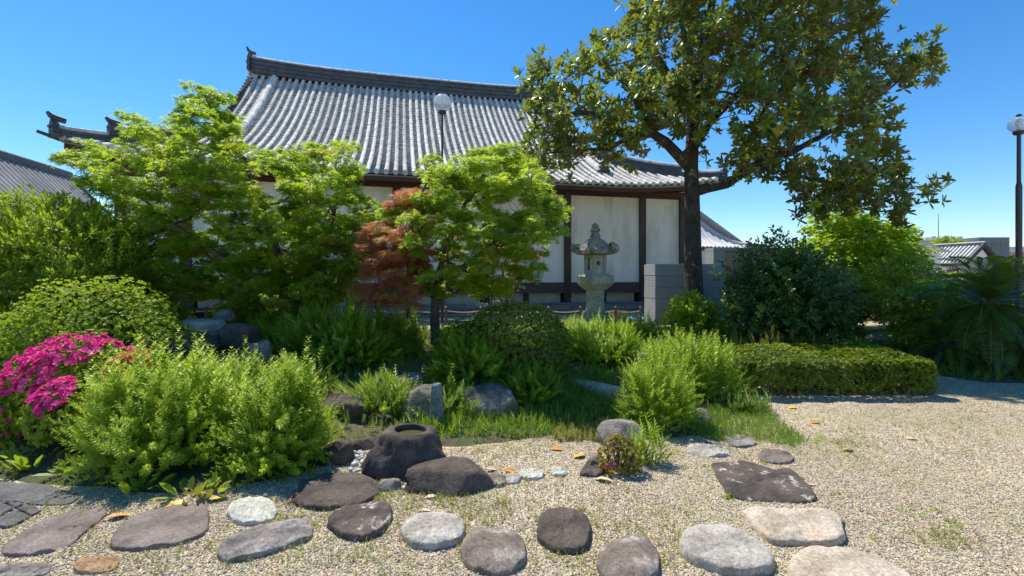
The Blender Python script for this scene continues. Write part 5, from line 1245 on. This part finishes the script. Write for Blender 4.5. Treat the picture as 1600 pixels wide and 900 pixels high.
# ------------------------------------------------------------------ right side trees and shrubs
shrub('evergreen_shrub', 'tall dark glossy shrub in front of the granite monument', G2(1232, 8.9), (1.05, .9, 1.0), T_sprig_w, 2700, .24, 'dark_leaf', zc=.95, lumpy=.42, shell=(.35, 1.05), seed=81, stems=14, stemr=.025, bottom=-.95, freq=3.2)
shrub('leafy_shrub', 'loose mid green shrub at the left flank of the tall dark glossy shrub', G2(1178, 8.4), (.34, .4, .66), T_sprig_w, 380, .22, 'dark_leaf', zc=.95, lumpy=.3, shell=(.3, 1.04), seed=82)
def mid_tree(name, label, px, Y, poly, T, npads, per, padr, ls, mat, Tm, trunk=.08, E=60, cat='tree', bark='bark_maple'):
    b_ = G2(px, Y); p = np.array(poly); top = p[:, 1].min(); mid = p[:, 1].mean()
    st = [([np.array([b_[0], b_[1], hh(*b_)-.05]), at(px, (mid*1.2+520*.8)/2, Y), at(px+4, mid, Y), at(px-4, (top+mid)/2, Y)], trunk, trunk*.25)]
    return maple(name, label, b_, st, poly, [], Y, T, npads, per, padr, ls, mat, Tm, E=E, cat=cat, bark=bark, nl=14)
mid_tree('leafy_tree', 'bright yellow green leafy tree behind the dark shrub at right', 1335, 13.5, [(1255, 360), (1275, 340), (1300, 328), (1340, 330), (1380, 345), (1420, 352), (1442, 385), (1430, 420), (1400, 450), (1340, 470), (1290, 465), (1262, 430), (1250, 395)], 1.6, 280, 70, .33, .17, 'bright', T_round)
mid_tree('flowering_shrub', 'wide green shrub with faint pinkish buds before the bright tree', 1395, 10.5, [(1330, 440), (1345, 415), (1380, 402), (1420, 398), (1455, 412), (1475, 440), (1470, 480), (1440, 505), (1380, 500), (1345, 480)], .9, 200, 80, .2, .06, 'azalea', T_round, .04, cat='shrub')
mid_tree('leafy_shrub', 'green shrub with rounded leaves left of the cycad', 1455, 8.8, [(1390, 480), (1405, 450), (1440, 438), (1490, 440), (1530, 455), (1530, 520), (1490, 560), (1430, 560), (1395, 530)], .8, 230, 70, .18, .075, 'broad', T_round, .04, cat='shrub')
mid_tree('leafy_shrub', 'shrub seen between the tall dark shrub and the flowering shrub', 1320, 11.5, [(1280, 470), (1300, 430), (1340, 425), (1360, 450), (1355, 500), (1320, 520), (1285, 510)], .7, 120, 70, .22, .085, 'dark_leaf', T_round, .04, cat='shrub')
mid_tree('leafy_shrub', 'deep green bush behind the cycad at the right edge', 1590, 10.5, [(1520, 470), (1540, 430), (1580, 410), (1660, 400), (1680, 480), (1670, 560), (1540, 560)], .9, 200, 70, .24, .09, 'broad', T_round, .05, cat='shrub')
mid_tree('round_tree', 'distant rounded tree top above the storehouse roof', 1480, 70, [(1453, 385), (1460, 374), (1480, 368), (1500, 371), (1512, 382), (1512, 440), (1453, 440)], 2.5, 150, 40, .9, .45, 'broad', T_round, .25, E=25)
mid_tree('leafy_tree', 'tree standing between the old tiled roof and the temple hall', 175, 24, [(150, 345), (160, 318), (180, 305), (205, 320), (210, 380), (200, 440), (150, 440)], 1.2, 80, 40, .4, .16, 'bright', T_lance, .12, E=25)
for i, (px, Y, rx, rz, lb) in enumerate(((1250, 17, 1.8, 1.0, 'distant bush behind the black granite panel'), (1500, 15, 2.2, .95, 'distant dark bush under the storehouse'), (1600, 13, 2.0, .95, 'distant dark bush under the red fronted block'), (1400, 17, 2.6, .9, 'distant bush under the bright green tree'), (30, 12, 2.2, 1.2, 'distant bush behind the big rounded evergreen shrub'))):
    shrub('distant_bush', lb, G2(px, Y), (rx, 1.0, rz), T_ros, 1500, .13, 'broad' if i % 2 else 'dark_leaf', zc=.8, seed=90+i)

# cycads
def cycad(label, px, Y, ztop, nf, L, seed, trunk=True, trr=.14):
    x, y = G2(px, Y); z0 = hh(x, y); t = thing('cycad', label, 'cycad', (x, y, z0-.02)); H = ztop-z0
    V = []; Fl = []; ns = 18; nr = 26
    for j in range(nr):
        for i in range(ns):
            a = 2*math.pi*i/ns+(j % 2)*.17; rr = trr*(1+.14*((i+j) % 2)+.05*math.sin(i*3+j))*(1.05-.1*j/nr); V.append((rr*math.cos(a), rr*math.sin(a), (H+.08)*j/(nr-1)))
    for j in range(nr-1):
        for i in range(ns): Fl.append((j*ns+i, j*ns+(i+1) % ns, (j+1)*ns+(i+1) % ns, (j+1)*ns+i))
    Fl.append(tuple((nr-1)*ns+i for i in range(ns)))
    mk('trunk', V, Fl, M['bark_dark'], t)
    q = []; n = 40; pr = None
    for i in range(n+4):
        u = i/(n+3); r_ = L*(u-.10*u**3); z = L*(.62*u-.62*u*u); p = (r_, 0, z)
        if pr: q.append([(pr[0], -.006, pr[2]), (p[0], -.004, p[2]), (p[0], .004, p[2]), (pr[0], .006, pr[2])])
        pr = p
        if i >= 4:
            ww = L*.19*math.sin(math.pi*min(1, (u*.80+.16)))**.7
            for sg in (1, -1): q.append(kite(sg*1.05, ww, .0085, base=p, up=ww*.28))
    V, Fc = tmpl(q); pm = None
    for k in range(nf):
        ring = k/nf; a = k*2.39996+rng.normal()*.1; el = -1.25+ring*2.9+rng.normal()*.08
        if pm is None: o = mk('frond', V, Fc, M['cycad'], t, rnd=rng.random(len(Fc))); pm = o.data
        else: o = bpy.data.objects.new('frond', pm); C.objects.link(o); o.parent = t
        o.location = (0, 0, H+.04); o.rotation_euler = (0, el*.75, a); s = rng.uniform(.85, 1.1); o.scale = (s, s, s)
    return t
cycad('cycad with a thick trunk and arching dark fronds at the right edge', 1546, 7.3, Z(478, 7.3), 64, 1.12, 1, trr=.11)
cycad('low dark cycad in the shade under the taller one', 1485, 7.6, .42, 26, .75, 2)
cycad('low dark cycad cut by the right edge of the frame', 1612, 7.2, .5, 26, .85, 3)

# ------------------------------------------------------------------ broad leaved ground plants
def broad(label, px, py, n, L, mat='broad', seed=1, spread=.1):
    g = gr(px, py); z0 = hh(g[0], g[1]); t = thing('broad_leaved_plant', label, 'plant', (g[0], g[1], z0)); pm = None
    for k in range(n):
        if pm is None: o = mk('leaf', T_leaf[0], T_leaf[1], M[mat], t, rnd=np.full(4, .7)); pm = [o.data]; m2 = o.data.copy(); m2.attributes['rnd'].data.foreach_set('value', np.full(4, .25, dtype=np.float32)); pm.append(m2)
        else: o = bpy.data.objects.new('leaf', random.choice(pm)); C.objects.link(o); o.parent = t
        a = rng.uniform(0, 6.28); s = L*rng.uniform(.6, 1.2); o.scale = (s, s*1.1, s); q = rng.uniform(0, spread); o.location = (q*math.cos(a), q*math.sin(a), rng.uniform(.0, .04)); o.rotation_euler = (rng.normal()*.3, -rng.uniform(.2, 1.2), a)
    return t
for i, (px, py, n, L, lb) in enumerate(((20, 700, 14, .14, 'broad leaved ground plant at the far left edge'), (60, 690, 14, .14, 'broad leaved ground plant under the low magenta cluster'), (45, 738, 12, .12, 'broad leaved plant overhanging the dark paving slab'), (110, 745, 12, .12, 'broad leaved plant left of the big feathery shrub foot'),
        (160, 752, 12, .14, 'broad leaved plant at the left foot of the big feathery shrub'), (215, 772, 10, .13, 'broad leaved plant beside the orange fallen leaf'), (290, 782, 9, .15, 'broad leaved plant over the flat stone with pale rim'), (330, 770, 9, .12, 'broad leaved plant under the right part of the big feathery shrub'),
        (420, 745, 12, .12, 'upright broad leaves at the foot of the spiky feathery shrub'), (470, 742, 9, .11, 'broad leaves between the feathery shrub and the flat dark stone'), (650, 655, 8, .10, 'yellowing leaves under the standing bluish slab'), (380, 752, 10, .11, 'broad leaves in front of the gap between feathery shrubs'))):
    broad(lb, px, py, n, L, 'broad', i)

# ------------------------------------------------------------------ grass and small weeds
def scatter_px(poly, n):
    """ground points inside a pixel polygon (uniform on the ground)"""
    W_ = np.array([gr(*p)[:2] for p in poly]); lo = W_.min(0); hi = W_.max(0); P = np.zeros((0, 2))
    while len(P) < n:
        q = rng.uniform(lo, hi, (n*2, 2)); P = np.vstack([P, q[poly_dist(q, W_) > 0]])
    return P[:n]
def grass(name, label, P, L, mat='grass', lean=.35, sc=(.5, 1.2), cat='grass', T=T_blade):
    z = mound_h(P); z = np.where(z < 0, 0, z); pos = np.column_stack([P, z-.005])
    o = foliage(name, T, pos, np.array([0, 0, 1.])+rng.normal(size=(len(P), 3))*lean, L*rng.uniform(*sc, len(P)), M[mat], None, rnd=rng.random(len(P)))
    return tag(o, label, cat, kind='stuff')
grass('grass_patch', 'green grass patch beside the grey stone right of the feathery shrub', scatter_px([(1090, 650), (1170, 632), (1195, 640), (1230, 668), (1262, 690), (1240, 700), (1190, 690), (1120, 690), (1080, 680)], 5200), .085)
P_ = np.column_stack([rng.uniform(-1.0, 1.3, 7000), rng.uniform(4.45, 6.2, 7000)]); P_ = P_[(poly_dist(P_, garden) > -.05)]
grass('grass_patch', 'dark green grass hanging over the bed edge behind the water basin', P_, .16, 'grass', .4)
P_ = np.column_stack([rng.uniform(-9, 10, 60000), rng.uniform(4.2, 12.3, 60000)]); d_ = poly_dist(P_, garden); P_ = P_[(d_ > .02)]; P_ = P_[lump(np.column_stack([P_, P_[:, 0]*0]), 5, 1.6, 3) > -.25]
grass('ground_cover', 'short mixed grass and ground cover over the garden bed', P_, .11, 'weed', .5)
P_ = np.column_stack([rng.uniform(-5, 9, 7000), rng.uniform(4.4, 12, 7000)]); P_ = P_[poly_dist(P_, garden) > .05]
grass('ground_cover_leaves', 'leafy low weeds over the garden bed', P_, .16, 'weed', .3, T=T_weed)
P_ = scatter_px([(860, 690), (900, 640), (960, 640), (980, 665), (940, 690)], 1400); grass('grass_patch', 'sunlit yellowish weeds left of the grey white rounded rock', P_, .10, 'dry', .4, T=T_weed)
P_ = np.column_stack([rng.uniform(7, 12, 6000), rng.uniform(5.6, 7.2, 6000)]); P_ = P_[lump(np.column_stack([P_, P_[:, 0]*0]), 15, 2.2, 2) > .15]
grass('thin_grass', 'thin grass along the gravel edge before the cycads', P_, .05, 'dry')
# sparse sprigs through the gravel
P_ = []
for px, py, n, s in ((60, 800, 60, 70), (250, 860, 90, 110), (420, 850, 80, 80), (560, 800, 60, 60), (620, 770, 60, 40), (700, 780, 130, 60), (450, 800, 60, 50), (720, 815, 50, 60), (810, 800, 40, 60), (960, 800, 90, 70), (1040, 850, 40, 40), (900, 870, 50, 60), (1150, 660, 40, 50), (1280, 700, 50, 60), (1450, 650, 120, 120), (1500, 700, 60, 120), (1350, 820, 30, 60), (1480, 840, 40, 30), (1130, 700, 60, 50), (1210, 560, 0, 1), (500, 700, 10, 20), (640, 860, 80, 80), (780, 700, 120, 60), (1320, 690, 25, 20), (90, 770, 40, 60), (1000, 880, 40, 50)):
    q = rng.normal(size=(n, 2))*[s, s*.35]+[px, py]; q = q[(q[:, 1] > 600) & (q[:, 1] < 935)]; P_ += [gr(*v)[:2] for v in q]
P_ = np.array(P_); P_ = P_[poly_dist(P_, garden) < .1]
P2_ = np.repeat(P_, 5, 0)+rng.normal(size=(len(P_)*5, 2))*.025
grass('gravel_weeds', 'tiny yellowish weeds coming up through the gravel', P2_, .042, 'dry', .25, T=shoot(5, .26, .07, .5, 2, stem=.02), cat='weeds')
P_ = []
for px, py, n, s in ((1137, 780, 14, 4), (1205, 892, 14, 5), (545, 765, 8, 4), (783, 758, 10, 4), (1278, 688, 30, 10), (1252, 845, 8, 4), (640, 795, 6, 5), (1163, 775, 8, 4), (985, 690, 20, 8), (755, 815, 5, 3), (1480, 820, 14, 16), (1430, 800, 12, 20)):
    q = rng.normal(size=(n, 2))*[s, s*.3]+[px, py]; P_ += [gr(*v)[:2] for v in q]
grass('grass_sprigs', 'scattered fresh green sprigs beside the stepping stones', np.array(P_), .055, 'bright', .5, T=T_weed, cat='weeds')
# pale lilac wildflowers by the hedge
wf = thing('wildflowers', 'slender pale lilac wildflowers at the left end of the hedge', 'flowers', (*G2(1195, 5.3), 0))
q = []
for (px, py) in ((1187, 605), (1196, 602), (1200, 612), (1191, 622), (1197, 628), (1160, 612), (1154, 618), (1131, 606), (1148, 622), (1204, 600)):
    p = at(px, py, 5.3); g_ = np.array([p[0]+rng.normal()*.03, 5.3+rng.normal()*.04, 0]); o = np.array(wf.location)
    MB().tube([g_-o, (g_+p)/2-o+[.01, 0, 0], p-o], [.003, .0025, .002], 4).build('stem', M['twig'], wf)
    V, Fc = T_flower; mk('blossom', V*.014, Fc, M['lilac'], wf, loc=tuple(p-o), rnd=rng.random(len(Fc)), rot=(.8, 0, rng.uniform(0, 6)))

# ------------------------------------------------------------------ fallen leaves
def fallen(px, py, L, mat, label, group=None, z=None, rz=None):
    g = gr(px, py); zz = (hh(g[0], g[1]) if z is None else z)+.004
    V, Fc = T_leaf; V = V.copy()*[L, L*1.3, L]; V[:, 2] += .07*L*np.sin(V[:, 0]/L*math.pi)+.03*L
    V[:, 0] -= L/2; o = mk('fallen_leaf', V, Fc, M[mat], loc=(g[0], g[1], zz), rot=(rng.normal()*.2, rng.normal()*.12, rng.uniform(0, 6.28) if rz is None else rz))
    return tag(o, label, 'leaf', group)
for px, py, L, mat, lb, rz in ((183, 810, .15, 'leaf_orange', 'long orange fallen leaf between the two flat brown stones', .55), (942, 752, .15, 'leaf_tan', 'pale tan fallen leaf beside the little flowering azalea', -.35), (272, 792, .17, 'leaf_yellow', 'yellow green fallen leaf on the flat stone with pale rim', .2), (338, 782, .13, 'leaf_yellow', 'yellow fallen leaf right of the broad leaves', .1),
        (1325, 705, .12, 'leaf_yellow', 'bright yellow fallen leaf alone on the open gravel', .1), (1423, 687, .12, 'leaf_tan', 'tan fallen leaf farthest right on the open gravel', 0), (1273, 661, .12, 'leaf_orange', 'orange fallen leaf on gravel in front of the hedge', .2), (1238, 638, .13, 'leaf_yellow', 'yellow fallen leaf at the hedge foot', 0), (1137, 642, .11, 'leaf_orange', 'orange leaf standing in the grass left of the hedge', 1.4),
        (768, 735, .13, 'leaf_tan', 'pale fallen leaf behind the dark block stone', .6), (797, 737, .11, 'leaf_orange', 'light orange fallen leaf beside the small white stone', 0), (905, 715, .14, 'leaf_yellow', 'yellow fallen leaf beside the dark edging stone', .5), (877, 668, .12, 'leaf_yellow', 'yellow leaf on the shaded bed edge', 1.2), (905, 669, .13, 'leaf_orange', 'brown orange leaf on the shaded bed edge', .2), (870, 703, .13, 'leaf_orange', 'brown fallen leaf in the shaded gravel', 0),
        (714, 668, .13, 'leaf_yellow', 'large yellow leaf in the dark grass behind the basin', .7), (664, 800, .09, 'leaf_tan', 'pinkish tan fallen leaf behind the oval buff stone', 0), (673, 778, .09, 'leaf_tan', 'tan leaf at the foot of the dark block stone', .3), (458, 783, .09, 'leaf_orange', 'small orange leaf at the edge of the large flat dark stone', .9), (588, 748, .08, 'leaf_orange', 'rusty leaf among the basin pebbles', .4), (1268, 758, .09, 'leaf_tan', 'tan leaf touching the dark slate slab', .5)):
    fallen(px, py, L, mat, lb, rz=rz)
# weeds half hiding the rocks of the bed edge
feather('tall_weeds', 'small weeds growing over the mossy boulders behind the basin', G2(700, 5.0), (.5, .18, .26), 240, .16, 'weed', T_weed, 101, 'weeds', spikes=6)
feather('tall_weeds', 'weeds before the grassy bank right of the wide pale grey boulder', G2(830, 5.3), (.3, .22, .30), 320, .22, 'weed', T_shoot2, 102, 'weeds', spikes=10)
feather('tall_weeds', 'weeds in the dark hollow left of the standing bluish slab', G2(590, 5.1), (.45, .25, .30), 320, .18, 'weed', T_weed, 103, 'weeds', spikes=8)
# low growth filling the foot of the big shrubs
LOW = ['leafy low plant at the left edge above the dark paving slab', 'yellowing low plant left of the small magenta cluster', 'leafy low plant below the small magenta cluster', 'yellowing low plant at the left foot of the big feathery shrub', 'leafy low plant under the middle of the big feathery shrub', 'yellowing low plant near the tip of the flat stone with pale rim', 'leafy low plant behind the flat stone with pale rim', 'yellowing low plant between the two feathery shrubs', 'leafy low plant left of the spiky feathery shrub foot', 'yellowing low plant right of the spiky feathery shrub foot', 'leafy low plant right beneath the magenta cluster edge', 'yellowing low plant highest up along the left edge']
for i, (px, py) in enumerate(((15, 728), (80, 722), (130, 735), (190, 760), (240, 768), (310, 776), (360, 760), (400, 756), (445, 750), (85, 705), (35, 715), (0, 745))):
    broad(LOW[i], px, py, 12, .10, ('broad', 'azalea_warm')[i % 2], i, .12)
for o in [o for o in C.objects if o.name.startswith('broad_leaved_plant') and o['label'] in LOW]: o['group'] = 'small plants along the bed edge at left'
pink_azalea('low azalea with a few magenta blossoms at the far left above the pavers', 25, 4.3, (.26, .22, .26), .8, 900, 26, 24, (.2, -.6, 1), 6.0, w=1.0, fs=.035)
pink_azalea('dark little azalea with scattered magenta flowers between the rocks and the feathery shrub', 335, 5.0, (.26, .22, .2), .7, 600, 18, 25, (.2, -.6, 1), 6.0, w=1.0, fs=.03)
# reddish and green weeds standing up behind the hedge
feather('tall_weeds', 'thin weeds with reddish tips rising behind the left part of the hedge', G2(1225, 7.5), (.9, .25, .62), 90, .16, 'azalea_warm', T_weed, 111, 'weeds', spikes=16)
feather('tall_weeds', 'patchy weeds at the foot of the hedge beside the lilac flowers', G2(1165, 5.35), (.35, .2, .16), 160, .12, 'grass', T_weed, 112, 'weeds', spikes=10)
# single tall shoots standing out of the feathery shrubs, each a part of its shrub
T_tall = shoot(24, .115, .022, .5, 2, taper=.45, lean=.05, stem=.004)
def tall(label_part, spots, L):
    root = [o for o in C.objects if o.get('label', '') and label_part in o['label']][0]; pm = None
    for px, py, Y in spots:
        p = at(px, py-12, Y); l = L*rng.uniform(.85, 1.15)
        if pm is None: o = mk('tall_shoot', T_tall[0], T_tall[1], M['spirea'], root, rnd=np.clip(.7+.2*rng.normal(size=len(T_tall[1])), 0, 1)); pm = o.data
        else: o = bpy.data.objects.new('tall_shoot', pm); C.objects.link(o); o.parent = root
        o.location = tuple(p-[0, 0, l]-np.array(root.location)); o.scale = (l*1.25, l*1.25, l); o.rotation_euler = (rng.normal()*.06, rng.normal()*.08, rng.uniform(0, 6.28))
tall('large feathery yellow green shrub at lower left', [(150, 560, 3.9), (172, 545, 3.95), (205, 538, 4.0), (240, 530, 4.05), (262, 535, 4.1), (285, 522, 4.1), (310, 530, 4.1), (322, 545, 4.0), (345, 560, 3.9), (190, 575, 3.75), (225, 560, 3.8), (365, 580, 3.8), (295, 560, 3.8), (135, 600, 3.8)], .42)
tall('feathery yellow green shrub with tall spikes', [(472, 536, 3.85), (484, 556, 3.85), (497, 575, 3.8), (455, 590, 3.8), (438, 592, 3.8), (420, 600, 3.75), (402, 606, 3.75), (505, 600, 3.8), (466, 575, 3.75), (380, 600, 3.8)], .42)
tall('wide feathery shrub behind', [(1098, 528, 5.9), (1112, 532, 5.9), (1128, 536, 5.9), (1142, 545, 5.8), (1060, 530, 5.9), (1040, 528, 5.9), (1152, 562, 5.8)], .38)
